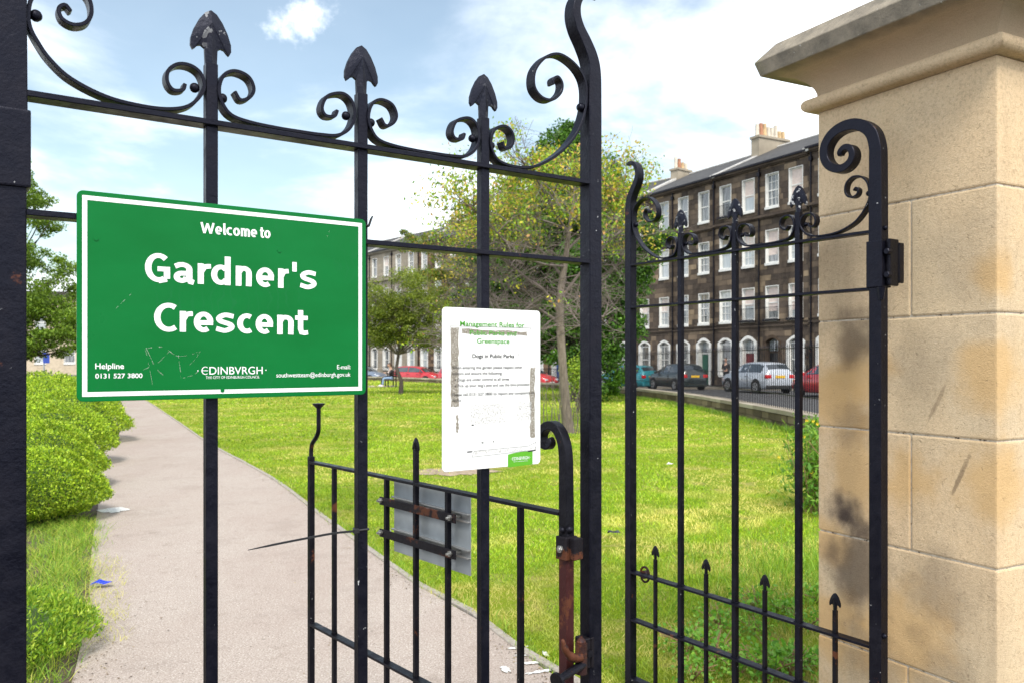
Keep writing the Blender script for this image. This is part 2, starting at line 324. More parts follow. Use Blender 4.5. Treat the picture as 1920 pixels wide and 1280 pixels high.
# ------------------------------------------------------------------ mesh helpers
def link(name, me, m=None, parent=None, loc=None, rz=None, smooth=False):
    o = bpy.data.objects.new(name, me); C.objects.link(o)
    if m is not None and me is not None and len(me.materials) == 0:
        for q in (m if isinstance(m, (list, tuple)) else [m]): me.materials.append(M[q] if isinstance(q, str) else q)
    if parent is not None: o.parent = parent
    if loc is not None: o.location = loc
    if rz is not None: o.rotation_euler = (0, 0, rz)
    if smooth: me.polygons.foreach_set('use_smooth', [True] * len(me.polygons))
    return o
class MB:
    def __init__(s): s.v = []; s.f = []; s.mi = []; s.r = []
    def add(s, vs, fs, mi=0, r=0.0):
        k = len(s.v); s.v += [tuple(v) for v in vs]; s.f += [tuple(i + k for i in f) for f in fs]; s.mi += [mi] * len(fs); s.r += [r] * len(fs); return s
    def box(s, x0, x1, y0, y1, z0, z1, mi=0, r=0.0):
        return s.add([(x0, y0, z0), (x1, y0, z0), (x1, y1, z0), (x0, y1, z0), (x0, y0, z1), (x1, y0, z1), (x1, y1, z1), (x0, y1, z1)],
                     [(0, 3, 2, 1), (4, 5, 6, 7), (0, 1, 5, 4), (1, 2, 6, 5), (2, 3, 7, 6), (3, 0, 4, 7)], mi, r)
    def tube(s, pts, rad, n=6, mi=0, cap=True):
        pts = [Vector(p) for p in pts]; k = len(pts)
        if isinstance(rad, (int, float)): rad = [rad] * k
        up = Vector((0, 0, 1)); vs = []; fs = []
        d0 = (pts[1] - pts[0]).normalized()
        a = d0.cross(up if abs(d0.z) < .9 else Vector((1, 0, 0))).normalized()
        for i in range(k):
            d = (pts[min(i + 1, k - 1)] - pts[max(i - 1, 0)]).normalized()
            a = (a - d * a.dot(d)).normalized(); bb = d.cross(a)
            for j in range(n):
                t = 2 * math.pi * j / n; vs.append(pts[i] + (a * math.cos(t) + bb * math.sin(t)) * rad[i])
        for i in range(k - 1):
            for j in range(n): fs.append((i * n + j, i * n + (j + 1) % n, (i + 1) * n + (j + 1) % n, (i + 1) * n + j))
        if cap: fs.append(tuple(range(n))[::-1]); fs.append(tuple((k - 1) * n + j for j in range(n)))
        return s.add(vs, fs, mi)
    def cyl(s, p0, p1, r0, r1=None, n=12, mi=0): return s.tube([p0, p1], [r0, r0 if r1 is None else r1], n, mi)
    def ball(s, c, r, n=10, m_=7, mi=0, sz=(1, 1, 1)):
        vs = [(c[0], c[1], c[2] - r * sz[2])]
        for i in range(1, m_):
            ph = math.pi * i / m_ - math.pi / 2
            for j in range(n):
                th = 2 * math.pi * j / n
                vs.append((c[0] + r * sz[0] * math.cos(ph) * math.cos(th), c[1] + r * sz[1] * math.cos(ph) * math.sin(th), c[2] + r * sz[2] * math.sin(ph)))
        vs.append((c[0], c[1], c[2] + r * sz[2])); fs = []
        for j in range(n):
            fs.append((0, 1 + (j + 1) % n, 1 + j))
            for i in range(m_ - 2): fs.append((1 + i * n + j, 1 + i * n + (j + 1) % n, 1 + (i + 1) * n + (j + 1) % n, 1 + (i + 1) * n + j))
            fs.append((1 + (m_ - 2) * n + j, 1 + (m_ - 2) * n + (j + 1) % n, len(vs) - 1))
        return s.add(vs, fs, mi)
    def prism(s, poly, y0, y1, mi=0):       # polygon in (x, z), pushed along y
        n = len(poly)
        return s.add([(a, y0, b) for a, b in poly] + [(a, y1, b) for a, b in poly],
                     [tuple(range(n)), tuple(range(2 * n - 1, n - 1, -1))] + [(i, i + n, (i + 1) % n + n, (i + 1) % n) for i in range(n)], mi)
    def mesh(s, name='mesh'):
        me = bpy.data.meshes.new(name); me.from_pydata(s.v, [], s.f); me.update()
        if any(s.mi): me.polygons.foreach_set('material_index', s.mi)
        if any(s.r):
            at = me.attributes.new('rnd', 'FLOAT', 'FACE'); at.data.foreach_set('value', s.r)
        return me
    def build(s, name, m, parent=None, bevel=0, smooth=False, seg=1, **k):
        me = s.mesh(name); bm = bmesh.new(); bm.from_mesh(me)
        bmesh.ops.recalc_face_normals(bm, faces=bm.faces)
        if bevel:
            es = [e for e in bm.edges if len(e.link_faces) == 2 and e.calc_face_angle(0) > .5]
            bmesh.ops.bevel(bm, geom=es, offset=bevel, segments=seg, affect='EDGES', profile=.6)
        bm.to_mesh(me); bm.free()
        return link(name, me, m, parent, smooth=smooth, **k)
def empty(name, loc=(0, 0, 0), rz=0):
    o = bpy.data.objects.new(name, None); C.objects.link(o); o.location = loc; o.rotation_euler = (0, 0, rz); o.empty_display_size = .2
    return o
def tag(o, label=None, cat=None, group=None, kind=None):
    if label: o['label'] = label
    if cat: o['category'] = cat
    if group: o['group'] = group
    if kind: o['kind'] = kind
    return o
def copy_tree(o, parent=None):
    c = o.copy(); C.objects.link(c)
    if parent is not None: c.parent = parent
    for ch in list(o.children): copy_tree(ch, c)
    return c
def npmesh(name, V, Fc, m, parent=None, col=None, smooth=False):
    """V (n,3) float, Fc (k, 3|4) int, col (k,3) per face"""
    me = bpy.data.meshes.new(name); k, q = Fc.shape
    me.vertices.add(len(V)); me.vertices.foreach_set('co', V.astype(np.float32).ravel())
    me.loops.add(k * q); me.loops.foreach_set('vertex_index', Fc.astype(np.int32).ravel())
    me.polygons.add(k); me.polygons.foreach_set('loop_start', np.arange(0, k * q, q, dtype=np.int32))
    me.update(calc_edges=True)
    if col is not None:
        at = me.attributes.new('Col', 'FLOAT_COLOR', 'FACE')
        at.data.foreach_set('color', np.hstack([col, np.ones((k, 1))]).astype(np.float32).ravel())
    return link(name, me, m, parent, smooth=smooth)
def spline(pts, n=6):
    P = [Vector(p) for p in pts]; P = [P[0] * 2 - P[1]] + P + [P[-1] * 2 - P[-2]]; o = []
    for i in range(1, len(P) - 2):
        for k in range(n):
            t = k / n; a, b_, c_, d = P[i - 1], P[i], P[i + 1], P[i + 2]
            o.append(.5 * ((2 * b_) + (c_ - a) * t + (2 * a - 5 * b_ + 4 * c_ - d) * t * t + (3 * b_ - a - 3 * c_ + d) * t ** 3))
    o.append(P[-2]); return o
def strip(pts, th, dp, y0=0, n=5, tip0=1, tip1=1, tipd0=1, tipd1=1, raw=False):
    """flat iron bent in the leaf plane: pts (x, z); th = thickness in the plane, dp = depth across it; may taper at each end"""
    P = [Vector((a, b_)) for a, b_ in pts] if raw else spline([(a, b_) for a, b_ in pts], n)
    k = len(P); mb = MB(); vs = []
    for i in range(k):
        d = (P[min(i + 1, k - 1)] - P[max(i - 1, 0)]); d = d.normalized(); nn = Vector((-d.y, d.x)); t = i / (k - 1)
        tt = (th[0] * (1 - t) + th[1] * t) if isinstance(th, tuple) else th
        e0 = min(1, t / .18); e1 = min(1, (1 - t) / .18)
        w = tt * (tip0 + (1 - tip0) * e0) * (tip1 + (1 - tip1) * e1) / 2
        h = dp * (tipd0 + (1 - tipd0) * e0) * (tipd1 + (1 - tipd1) * e1) / 2
        a = P[i] + nn * w; b_ = P[i] - nn * w
        vs += [(a.x, y0 - h, a.y), (b_.x, y0 - h, b_.y), (b_.x, y0 + h, b_.y), (a.x, y0 + h, a.y)]
    fs = [(0, 1, 2, 3), ((k - 1) * 4 + 3, (k - 1) * 4 + 2, (k - 1) * 4 + 1, (k - 1) * 4)]
    for i in range(k - 1):
        for j in range(4): fs.append((i * 4 + j, i * 4 + (j + 1) % 4, (i + 1) * 4 + (j + 1) % 4, (i + 1) * 4 + j))
    mb.add(vs, fs); return mb
# ------------------------------------------------------------------ large structure: ground, street, lawn, path
def sstep(a, b, x):
    t = min(1, max(0, (x - a) / (b - a))); return t * t * (3 - 2 * t)
def gh(y): return -.42 * sstep(40, 62, y)           # the street dips towards the far end
WALL = [(6.35, 2.0), (6.3, 9.0), (6.2, 16.8), (6.15, 22.5), (5.95, 28.5), (5.2, 34.5), (4.1, 39.5), (1.2, 46.5), (-2.7, 53), (-8.0, 60.5), (-14, 66.5), (-24, 74), (-42, 84)]
wallc = [Vector((p[0], p[1])) for p in WALL]; WP = spline(WALL, 10)
# path edges (plan)
PR = [(1.35, 2.6), (.62, 3.55), (.137, 4.26), (-.195, 5.05), (-.58, 5.63), (-1.12, 6.7), (-2.04, 8.58), (-3.3, 11.2), (-5.77, 15.7), (-9.2, 22.4), (-13.9, 31.5), (-19, 41), (-23.5, 49)]
PL = [(-1.2, 1.0), (-1.75, 3.0), (-2.15, 4.05), (-2.75, 5.38), (-3.5, 6.9), (-4.35, 8.7), (-5.6, 11.3), (-7.6, 15.2), (-11.6, 23), (-15.9, 31.5), (-21.3, 41), (-26, 49)]
PRs = spline(PR, 6); PLs = spline(PL, 6)
def resample(P, n):
    P = [Vector(p) for p in P]; d = [0]
    for a, b in zip(P, P[1:]): d.append(d[-1] + (b - a).length)
    o = []
    j = 0
    for i in range(n):
        s = d[-1] * i / (n - 1)
        while j < len(P) - 2 and d[j + 1] < s: j += 1
        o.append(P[j].lerp(P[j + 1], (s - d[j]) / max(1e-9, d[j + 1] - d[j])))
    return o
def strip_sheet(name, A, B, z, m, kind='structure', n=60, k=1, zf=None):
    A = resample(A, n); B = resample(B, n); mb = MB(); vs = []; fs = []
    for i in range(n):
        for j in range(k + 1):
            p = A[i].lerp(B[i], j / k); vs.append((p.x, p.y, z + (zf(p.y) if zf else 0)))
    for i in range(n - 1):
        for j in range(k):
            a = i * (k + 1) + j; fs.append((a, a + 1, a + k + 2, a + k + 1))
    mb.add(vs, fs); o = mb.build(name, m); tag(o, kind=kind); return o
mb = MB(); vs = []; fs = []; nx, ny = 60, 70
for j in range(ny):
    for i in range(nx):
        x = -400 + 800 * i / (nx - 1); y = -60 + 600 * j / (ny - 1) * (1 if j > 30 else 1); vs.append((x, y, gh(y) - .12))
for j in range(ny - 1):
    for i in range(nx - 1):
        a = j * nx + i; fs.append((a, a + 1, a + nx + 1, a + nx))
mb.add(vs, fs); tag(mb.build('ground', 'asphalt'), kind='structure')
FAC = [(45.0, 1.0), (38, 12.5), (28.3, 30.5), (18.04, 49.2), (9.8, 64.7), (-1.3, 78.3), (-12.4, 92), (-23.5, 105.6), (-40, 126)]
WPo = [p + Vector((.5, .3)) for p in WP]
facs = resample(FAC, 90)
def offs(P, d):
    o = []
    for i, p in enumerate(P):
        t = (P[min(i + 1, len(P) - 1)] - P[max(i - 1, 0)]).normalized(); o.append(p + Vector((-t.y, t.x)) * d)
    return o
kerb_line = offs(facs, 4.6)
strip_sheet('street', WPo, kerb_line, -.02, 'asphalt', n=90, k=10, zf=gh)
strip_sheet('pavement', kerb_line, facs, .11, 'pavement', n=90, k=3, zf=gh)
kb = MB(); KL = resample(kerb_line, 90); KI = resample(offs(facs, 4.45), 90); vs = []
for a, b in zip(KL, KI): vs += [(a.x, a.y, gh(a.y) - .1), (a.x, a.y, gh(a.y) + .118), (b.x, b.y, gh(b.y) + .118)]
fs = []
for i in range(89):
    for j in range(2): fs.append((i * 3 + j, i * 3 + j + 1, i * 3 + j + 4, i * 3 + j + 3))
kb.add(vs, fs); tag(kb.build('kerb', 'coping'), kind='structure')
# lawn: everything between the path and the garden wall, with a gentle unevenness
lawn_poly = [tuple(p) for p in PRs] + [(-24, 60), (-30, 74)] + [tuple(p) for p in reversed([q for q in WP if q.x > -30])] + [(4.5, 2.0), (1.9, 2.6)]
lp = np.array(lawn_poly)
def inpoly(x, y, poly):
    r = np.zeros(len(x), bool); n = len(poly)
    for i in range(n):
        x0, y0 = poly[i]; x1, y1 = poly[(i + 1) % n]
        if y0 == y1: continue
        c = ((y0 > y) != (y1 > y)) & (x < (x1 - x0) * (y - y0) / (y1 - y0) + x0); r ^= c
    return r
bm = bmesh.new()
vsl = [bm.verts.new((p[0], p[1], 0)) for p in lawn_poly]; bm.faces.new(vsl)
bmesh.ops.triangulate(bm, faces=bm.faces)
me = bpy.data.meshes.new('lawn'); bm.to_mesh(me); bm.free()
lawn = tag(link('lawn', me, 'lawn_ground'), kind='structure')
if me.polygons[0].normal.z < 0: me.flip_normals()
path = strip_sheet('path', PRs, PLs, .008, 'path', n=80, k=3)
strip_sheet('soil_bed', PLs, [p + Vector((-7, -2.5)) for p in PLs], .0, 'soil', n=60, k=4)
# side path that crosses the far lawn to the bench
strip_sheet('side_path', spline([(-25, 46.6), (-16, 47.6), (-10, 48.0), (-6.9, 48.4)], 8), spline([(-25, 50.2), (-16, 50.8), (-10, 51.2), (-6.9, 51.0)], 8), .012, 'path', n=30)
# concrete edging stones along the lawn side of the path
PE = resample([p for p in PRs if p.y < 34], 46)
em = {}
for i in range(45):
    a, b_ = PE[i], PE[i + 1]; l = (b_ - a).length
    mb = MB().box(.004, l - .006, -.045, .004, -.08, .022)
    o = mb.build('edging_stone', 'edging', path, bevel=.006); o.location = (a.x, a.y, random.Random(i).uniform(-.004, .003)); o.rotation_euler = (0, 0, math.atan2(b_.y - a.y, b_.x - a.x))
# painted marks on the path
def blob(name, c, pts, z, m, label, cat=None):
    mb = MB(); mb.add([(c[0] + x, c[1] + y, z) for x, y in pts], [tuple(range(len(pts)))]); o = mb.build(name, m)
    if o.data.polygons[0].normal.z < 0: o.data.flip_normals()
    return o
rg = random.Random(5)
pm = empty('paint_marking', (.06, 4.30, .0)); tag(pm, 'white painted arrow marks beside the lawn edge of the path at the gate', 'road marking')
for (x, y, w, h, a) in ((-.03, .22, .13, .035, .25), (.01, .10, .13, .03, .1), (.03, -.01, .15, .035, .2), (-.09, -.10, .05, .10, .3), (.08, -.13, .16, .04, .4), (.12, .12, .03, .10, .2)):
    pts = []
    for t in range(26):
        th = 2 * math.pi * t / 26; px = w / 2 * math.copysign(abs(math.cos(th)) ** .6, math.cos(th)) * rg.uniform(.55, 1.12); py = h / 2 * math.copysign(abs(math.sin(th)) ** .7, math.sin(th)) * rg.uniform(.35, 1.15)
        pts.append((px * math.cos(a) - py * math.sin(a) + x, px * math.sin(a) + py * math.cos(a) + y))
    o = blob('stroke', (0, 0), pts, .0135, 'road_paint', None); o.parent = pm
pts = [(math.cos(t / 16 * 6.283) * .16 * rg.uniform(.6, 1.2), math.sin(t / 16 * 6.283) * .17 * rg.uniform(.6, 1.15)) for t in range(16)]
o = blob('paint_splash', (-4.16, 8.66), pts, .0135, 'road_paint', None); tag(o, 'white paint splash on the path beside the clipped hedge', 'paint mark')

# ------------------------------------------------------------------ garden wall with coping and railings
RW = random.Random(11)
def rbox(m_=0, r=0.0, j=.0):     # unit stone, base centre at origin
    mb = MB().box(-.5, .5, -.5, .5, 0, 1, r=r); return mb
def variants(n, lo=0., hi=1., bev=.0):
    o = []
    for i in range(n):
        me = MB().box(-.5, .5, -.5, .5, 0, 1, r=max(.001, lo + (hi - lo) * i / (n - 1))).mesh('stone'); o.append(me)
    return o
def shared(mes, m):
    for me in mes:
        if not len(me.materials): me.materials.append(M[m])
    return mes
gw = empty('garden_wall', (6.2, 16.8, 0)); tag(gw, 'low curved stone garden wall with flat coping round the far side of the lawn', 'wall')
def wcoord(p): return (p.x - 6.2, p.y - 16.8)
wp = resample(WP, 150)
def wh(y): return .43 - .13 * sstep(20, 55, y)      # wall height over the lawn
mb = MB(); vs = []; fs = []
for i, p in enumerate(wp):
    t = (wp[min(i + 1, 149)] - wp[max(i - 1, 0)]).normalized(); nn = Vector((t.y, -t.x)); h = wh(p.y) - .09
    for q, z in ((p - nn * -.03, -.1), (p + nn * .03, h), (p + nn * .33, h), (p + nn * .33, -.6)): vs.append((*wcoord(q), z))
for i in range(149):
    for j in range(3): fs.append((i * 4 + j, i * 4 + j + 1, i * 4 + j + 5, i * 4 + j + 4))
mb.add(vs, fs, r=.2); mb.build('wall_core', 'mortar_dark', gw)
wst = shared(variants(12), 'wall_stone'); cst = shared(variants(8), 'coping')
d = 0; cum = [0]
for a, b_ in zip(wp, wp[1:]): cum.append(cum[-1] + (b_ - a).length)
def wat(s):
    j = 0
    while j < 148 and cum[j + 1] < s: j += 1
    t = (s - cum[j]) / (cum[j + 1] - cum[j]); p = wp[j].lerp(wp[j + 1], t); dd = (wp[j + 1] - wp[j]).normalized(); return p, dd
s = 4.0
while s < cum[-1] - 2:                       # coping stones
    l = RW.uniform(.85, 1.15); p, dd = wat(s + l / 2); nn = Vector((dd.y, -dd.x)); q = p + nn * .165
    o = link('coping_stone', RW.choice(cst), None, gw); o.location = (*wcoord(q), wh(p.y) - .09 + RW.uniform(-.006, .006)); o.scale = (l - .012, .44, .095)
    o.rotation_euler = (0, 0, math.atan2(dd.y, dd.x)); s += l
far = MB(); cnt = 0
for row in range(2):                        # face stones, picked out singly where near
    s = 4.0 + .2 * row
    while s < cum[-1] - 2:
        l = RW.uniform(.35, .75); p, dd = wat(s + l / 2); nn = Vector((dd.y, -dd.x)); h = (wh(p.y) - .1) / 2
        if p.y < 40:
            o = link('wall_stone', RW.choice(wst), None, gw); o.location = (*wcoord(p + nn * .10), row * h - .0); o.scale = (l - .02, .24 + RW.uniform(-.02, .02), h - .012); o.rotation_euler = (0, 0, math.atan2(dd.y, dd.x)); cnt += 1
        else:
            q = p + nn * .10; hx, hy = dd * (l / 2 - .01), nn * .12; z0 = row * h; z1 = z0 + h - .012
            c4 = [q - hx - hy, q + hx - hy, q + hx + hy, q - hx + hy]
            far.add([(*wcoord(c), z0) for c in c4] + [(*wcoord(c), z1) for c in c4], [(4, 5, 6, 7), (0, 1, 5, 4), (1, 2, 6, 5), (2, 3, 7, 6), (3, 0, 4, 7)], 0, RW.random())
        s += l
tag(far.build('stonework', 'wall_stone', gw), kind='stuff')
# iron railings on the near part of the wall
rl = empty('iron_railing', (6.2, 16.8, .4)); tag(rl, 'black spear-topped iron railing standing along the curved garden wall', 'railing')
s0, s1 = 3.0, None
rb = MB(); rb.cyl((0, 0, 0), (0, 0, 1.46), .009, n=5); rb.add([(-.014, 0, 1.45), (0, -.014, 1.45), (.014, 0, 1.45), (0, .014, 1.45), (0, 0, 1.56)], [(0, 1, 4), (1, 2, 4), (2, 3, 4), (3, 0, 4)])
barme = rb.mesh('bar'); barme.materials.append(M['iron_black'])
s = 6.0; k = 0; last = None; tops = []
while k < 296:
    p, dd = wat(s); nn = Vector((dd.y, -dd.x)); q = p + nn * .2
    if p.y > 45: break
    o = link('bar', barme, None, rl); o.location = (*wcoord(q), wh(p.y) - .40); tops.append((q, wh(p.y))); s += .142; k += 1
for nm, zz in (('top_rail', 1.41), ('bottom_rail', .34)):
    mb = MB(); vs = []; fs = []; T = tops[::6] + [tops[-1]]
    for q, h in T:
        x, y = wcoord(q); z = h - .40 + zz
        vs += [(x - .02, y, z - .008), (x + .02, y, z - .008), (x + .02, y, z + .008), (x - .02, y, z + .008)]
    for i in range(len(T) - 1):
        for j in range(4): fs.append((i * 4 + j, i * 4 + (j + 1) % 4, i * 4 + 4 + (j + 1) % 4, i * 4 + 4 + j))
    mb.add(vs, fs); mb.build(nm, 'iron_black', rl)

# ------------------------------------------------------------------ stone gate pier
GS, GZ = .87, .205                                  # ironwork, signs and pier are drawn in leaf units of .87 m; GZ is their datum above ground
pier = empty('gate_pier', (1.199, 3.245, GZ), math.atan2(-.723, .383)); pier.scale = (GS,) * 3; tag(pier, 'sandstone ashlar gate pier with broad moulded cap beside the open gate', 'gate pier')
# local x runs along the opening face from far corner to near corner, local -y faces the opening
PW = .818
zs = [-.26, -.117, .35, .817, 1.284, 1.751, 2.218, 2.69]
J = .0032
blocks = []
for i in range(7):
    z0, z1 = zs[i], zs[i + 1]
    if i in (3, 5): sp = [(0, .465), (.465, PW)]
    elif i == 1: sp = [(0, .45), (.45, PW)]
    else: sp = [(0, PW)]
    ys = [(0, PW)] if len(sp) == 2 else [(0, .36), (.36, PW)]
    for a, b_ in sp:
        for c, d_ in ys:
            mb = MB().box(a + (J if a else 0), b_ - (J if b_ < PW else 0), c + (J if c else 0), d_ - (J if d_ < PW else 0), z0 + J, z1 - J)
            mb.build('stone_block', 'sandstone', pier, bevel=.007, seg=2)
MB().box(.006, PW - .006, .006, PW - .006, -.25, 2.70).build('mortar_core', 'mortar', pier)
def pier_ring(name, prof, m, zoff=0, smooth=False):
    mb = MB(); vs = []; fs = []; k = len(prof)
    for e, z in prof: vs += [(-e, -e, z), (PW + e, -e, z), (PW + e, PW + e, z), (-e, PW + e, z)]
    for i in range(k - 1):
        for j in range(4): fs.append((i * 4 + j, i * 4 + (j + 1) % 4, i * 4 + 4 + (j + 1) % 4, i * 4 + 4 + j))
    fs += [(3, 2, 1, 0), tuple((k - 1) * 4 + j for j in range(4))]
    mb.add(vs, fs); return mb.build(name, m, pier, bevel=.003, smooth=smooth)
tor = [(.0, 2.688)] + [(.026 + .029 * math.cos(t), 2.722 + .030 * math.sin(t)) for t in [R(-75 + 15 * i) for i in range(12)]] + [(.012, 2.755)]
pier_ring('torus_moulding', tor, 'sandstone')
pier_ring('capstone', [*[(.004 + .1735 * (1 - math.cos(R(a_))), 2.757 + .119 * math.sin(R(a_))) for a_ in range(0, 91, 6)], (.197, 2.94), (.129, 3.02), (-.15, 3.12), (-.38, 3.16)], 'capstone')
# chips and nail marks
for px, py, sx, sz in ((1851, 520, .003, .012),): pass

# ------------------------------------------------------------------ ironwork leaf
def arrowhead(x, z0, s=1.0, wm=1.0):
    """spear head in the plane with a raised mid ridge; z0 is the barb root"""
    half = [(0, .085), (.012, .078), (.024, .062), (.035, .040), (.042, .018), (.0425, .003), (.038, -.006), (.033, -.002), (.028, .004), (.021, .006), (.0135, .001), (.0120, -.035)]
    pts = half; n = len(pts); mb = MB(); th = .0045 * s; rd = .0125 * s
    for sg in (1, -1):
        vs = []
        for a, b_ in pts: vs += [(x + sg * a * s * wm, -th, z0 + b_ * s), (x + sg * a * s * wm, th, z0 + b_ * s)]
        ridge = [(x, -.004 * s, z0 + .085 * s), (x, -rd, z0 + .055 * s), (x, -rd, z0 - .035 * s), (x, .004 * s, z0 + .085 * s), (x, rd, z0 + .055 * s), (x, rd, z0 - .035 * s)]
        k = len(vs); vs += ridge; fs = []
        for i in range(n - 1):
            fs.append((2 * i, 2 * i + 2, 2 * i + 3, 2 * i + 1))
            fs.append((2 * i, 2 * i + 2, k + 1 if i < n - 2 else k + 1)); fs.append((2 * i + 1, 2 * i + 3, k + 4))
        fs.append((0, k + 1, k)); fs.append((2 * (n - 1), k + 1, k + 2)); fs.append((2 * (n - 1) + 1, k + 4, k + 5))
        mb.add(vs, fs)
    return mb
MIDC = [(.742, 2.164), (.755, 2.147), (.775, 2.157), (.783, 2.177), (.771, 2.200), (.742, 2.207), (.718, 2.193), (.708, 2.163), (.714, 2.134), (.734, 2.110), (.775, 2.101), (.834, 2.098), (.885, 2.098), (.937, 2.099),
        (.979, 2.104), (1.008, 2.124), (1.021, 2.154), (1.017, 2.184), (1.003, 2.200), (.983, 2.203), (.953, 2.190), (.941, 2.163), (.950, 2.146), (.972, 2.148), (.980, 2.164)]
HINC = [(.076, 2.262), (.066, 2.272), (.055, 2.262), (.060, 2.244), (.080, 2.236), (.102, 2.245), (.112, 2.268), (.105, 2.298), (.078, 2.317), (.042, 2.312), (.014, 2.285), (.004, 2.245), (.006, 2.215), (.018, 2.190), (.039, 2.160), (.076, 2.129), (.139, 2.105), (.205, 2.098), (.258, 2.101), (.296, 2.114),
        (.320, 2.140), (.328, 2.163), (.320, 2.188), (.300, 2.200), (.275, 2.198), (.256, 2.181), (.254, 2.158), (.266, 2.143), (.285, 2.147), (.290, 2.161)]
ENDC = [(1.097, 2.160), (1.106, 2.143), (1.124, 2.150), (1.132, 2.170), (1.124, 2.192), (1.100, 2.201), (1.070, 2.186), (1.058, 2.152), (1.070, 2.118), (1.097, 2.102), (1.150, 2.098), (1.205, 2.108), (1.262, 2.138), (1.315, 2.180), (1.358, 2.235), (1.381, 2.297), (1.384, 2.355), (1.368, 2.393), (1.332, 2.420), (1.284, 2.431), (1.238, 2.412), (1.203, 2.370), (1.200, 2.325), (1.226, 2.300),
        (1.262, 2.300), (1.292, 2.325), (1.298, 2.352), (1.284, 2.368), (1.268, 2.358), (1.268, 2.344)]
HOOK = [(-.026, 2.02), (-.026, 2.20), (-.026, 2.36), (-.024, 2.42), (-.008, 2.474), (.025, 2.508), (.070, 2.528), (.125, 2.528), (.172, 2.508), (.202, 2.470), (.206, 2.425), (.188, 2.388), (.152, 2.364), (.115, 2.362), (.086, 2.380), (.076, 2.408), (.088, 2.436), (.115, 2.445), (.138, 2.432), (.138, 2.416)]
STOP = [(1.413, 2.30), (1.413, 2.40), (1.404, 2.445), (1.382, 2.485), (1.358, 2.52), (1.346, 2.555), (1.350, 2.592), (1.372, 2.622), (1.405, 2.635), (1.438, 2.632)]
BARS = [.345, .695, 1.043]
DOGS = [.167, .525, .875, 1.224]
def make_leaf(name, label, cat, loc, rz, dust):
    root = empty(name, loc, rz); tag(root, label, cat, 'tall scrolled gate leaves')
    IR = 'iron'
    # stiles
    hs = strip(HOOK, (.056, .020), .050, tipd1=.45, n=6); hk = hs.build('hinge_hook', IR, root, bevel=.002)
    MB().box(-.052, 0, -.025, .025, -.17, 2.03).build('hinge_stile', IR, root, bevel=.0025)
    MB().box(1.390, 1.436, -.023, .023, -.17, 2.31).build('closing_stile', IR, root, bevel=.0025)
    st = strip(STOP, (.047, .014), .044, tipd1=.5, n=6); st.build('stile_finial', IR, root, bevel=.002)
    for z, x0, x1, t in ((2.086, -.001, 1.391, .012), (1.860, -.001, 1.391, .012), (.444, -.001, 1.391, .011), (.190, -.001, 1.391, .011), (-.13, -.001, 1.391, .02)):
        MB().box(x0, x1, -.023, .023, z - t / 2, z + t / 2).build('rail', IR, root, bevel=.0015)
    for i, x in enumerate(BARS):
        br = MB().box(x - .0125, x + .0125, -.0125, .0125, -.13, 2.215).build('bar', IR, root, bevel=.0015)
        a = arrowhead(x, 2.246); a.build('spearhead', 'iron_spear', br, bevel=0)
        for z in (.45, .196, 1.866, 2.092): MB().box(x - .0155, x + .0155, -.0155, .0155, z, z + .004).build('weld_collar', IR, br, bevel=.001) if z < .5 else None
    for x in DOGS:
        br = MB().box(x - .0085, x + .0085, -.0085, .0085, -.13, .545).build('dog_bar', 'iron_black', root, bevel=.001)
        arrowhead(x, .564, .62).build('spearhead', 'iron_black', br)
    def scroll(pts, balls):
        s_ = strip(pts, .0075, .034, n=5, tipd0=.75, tipd1=.75).build('scroll', IR, root, bevel=.001)
        for x, z, r_ in balls:
            mb = MB(); mb.ball((x, -.003, z), r_); mb.build('rivet_ball', IR, s_, smooth=True)
    scroll(HINC, [(.017, 2.242, .0115), (.311, 2.158, .0105)])
    scroll([(x - .349, z) for x, z in MIDC], [(.369, 2.146, .0105), (.655, 2.156, .0105)])
    scroll(MIDC, [(.719, 2.150, .0105), (1.007, 2.156, .0105)])
    scroll(ENDC, [(1.066, 2.146, .0105), (1.372, 2.300, .0125)])
    return root
uA = math.atan2(2.3662 - 1.5695, .2284 + .9191)
ua = Vector((math.cos(uA), math.sin(uA)))
A0 = Vector((-.9191, 1.5695)) + Vector((-math.sin(uA), math.cos(uA))) * .024      # front faces lie where they were measured
A0 *= GS
gateL = make_leaf('gate_leaf', 'closed tall black iron gate leaf that carries the green sign', 'gate', (A0.x, A0.y, GZ), uA, 0)
# hinge strap (collar) round the hinge stile, near leaf
MB().box(-.058, .007, -.031, .031, 1.905, 2.052).build('hinge_strap', 'iron', gateL, bevel=.004, seg=2)
MB().box(-.20, -.058, -.010, .030, 1.93, 2.03).build('hinge_plate', 'iron', gateL, bevel=.004)
hp = Vector((1.4499, 3.2654)); dR = Vector((math.sin(R(-34.1)), math.cos(R(-34.1))))
uB = math.atan2(dR.y, dR.x); B0 = hp + dR * .033; B0 *= GS
gateR = make_leaf('gate_leaf', 'tall black iron gate leaf standing open against the stone pier', 'gate', (B0.x, B0.y, GZ), uB, 0)
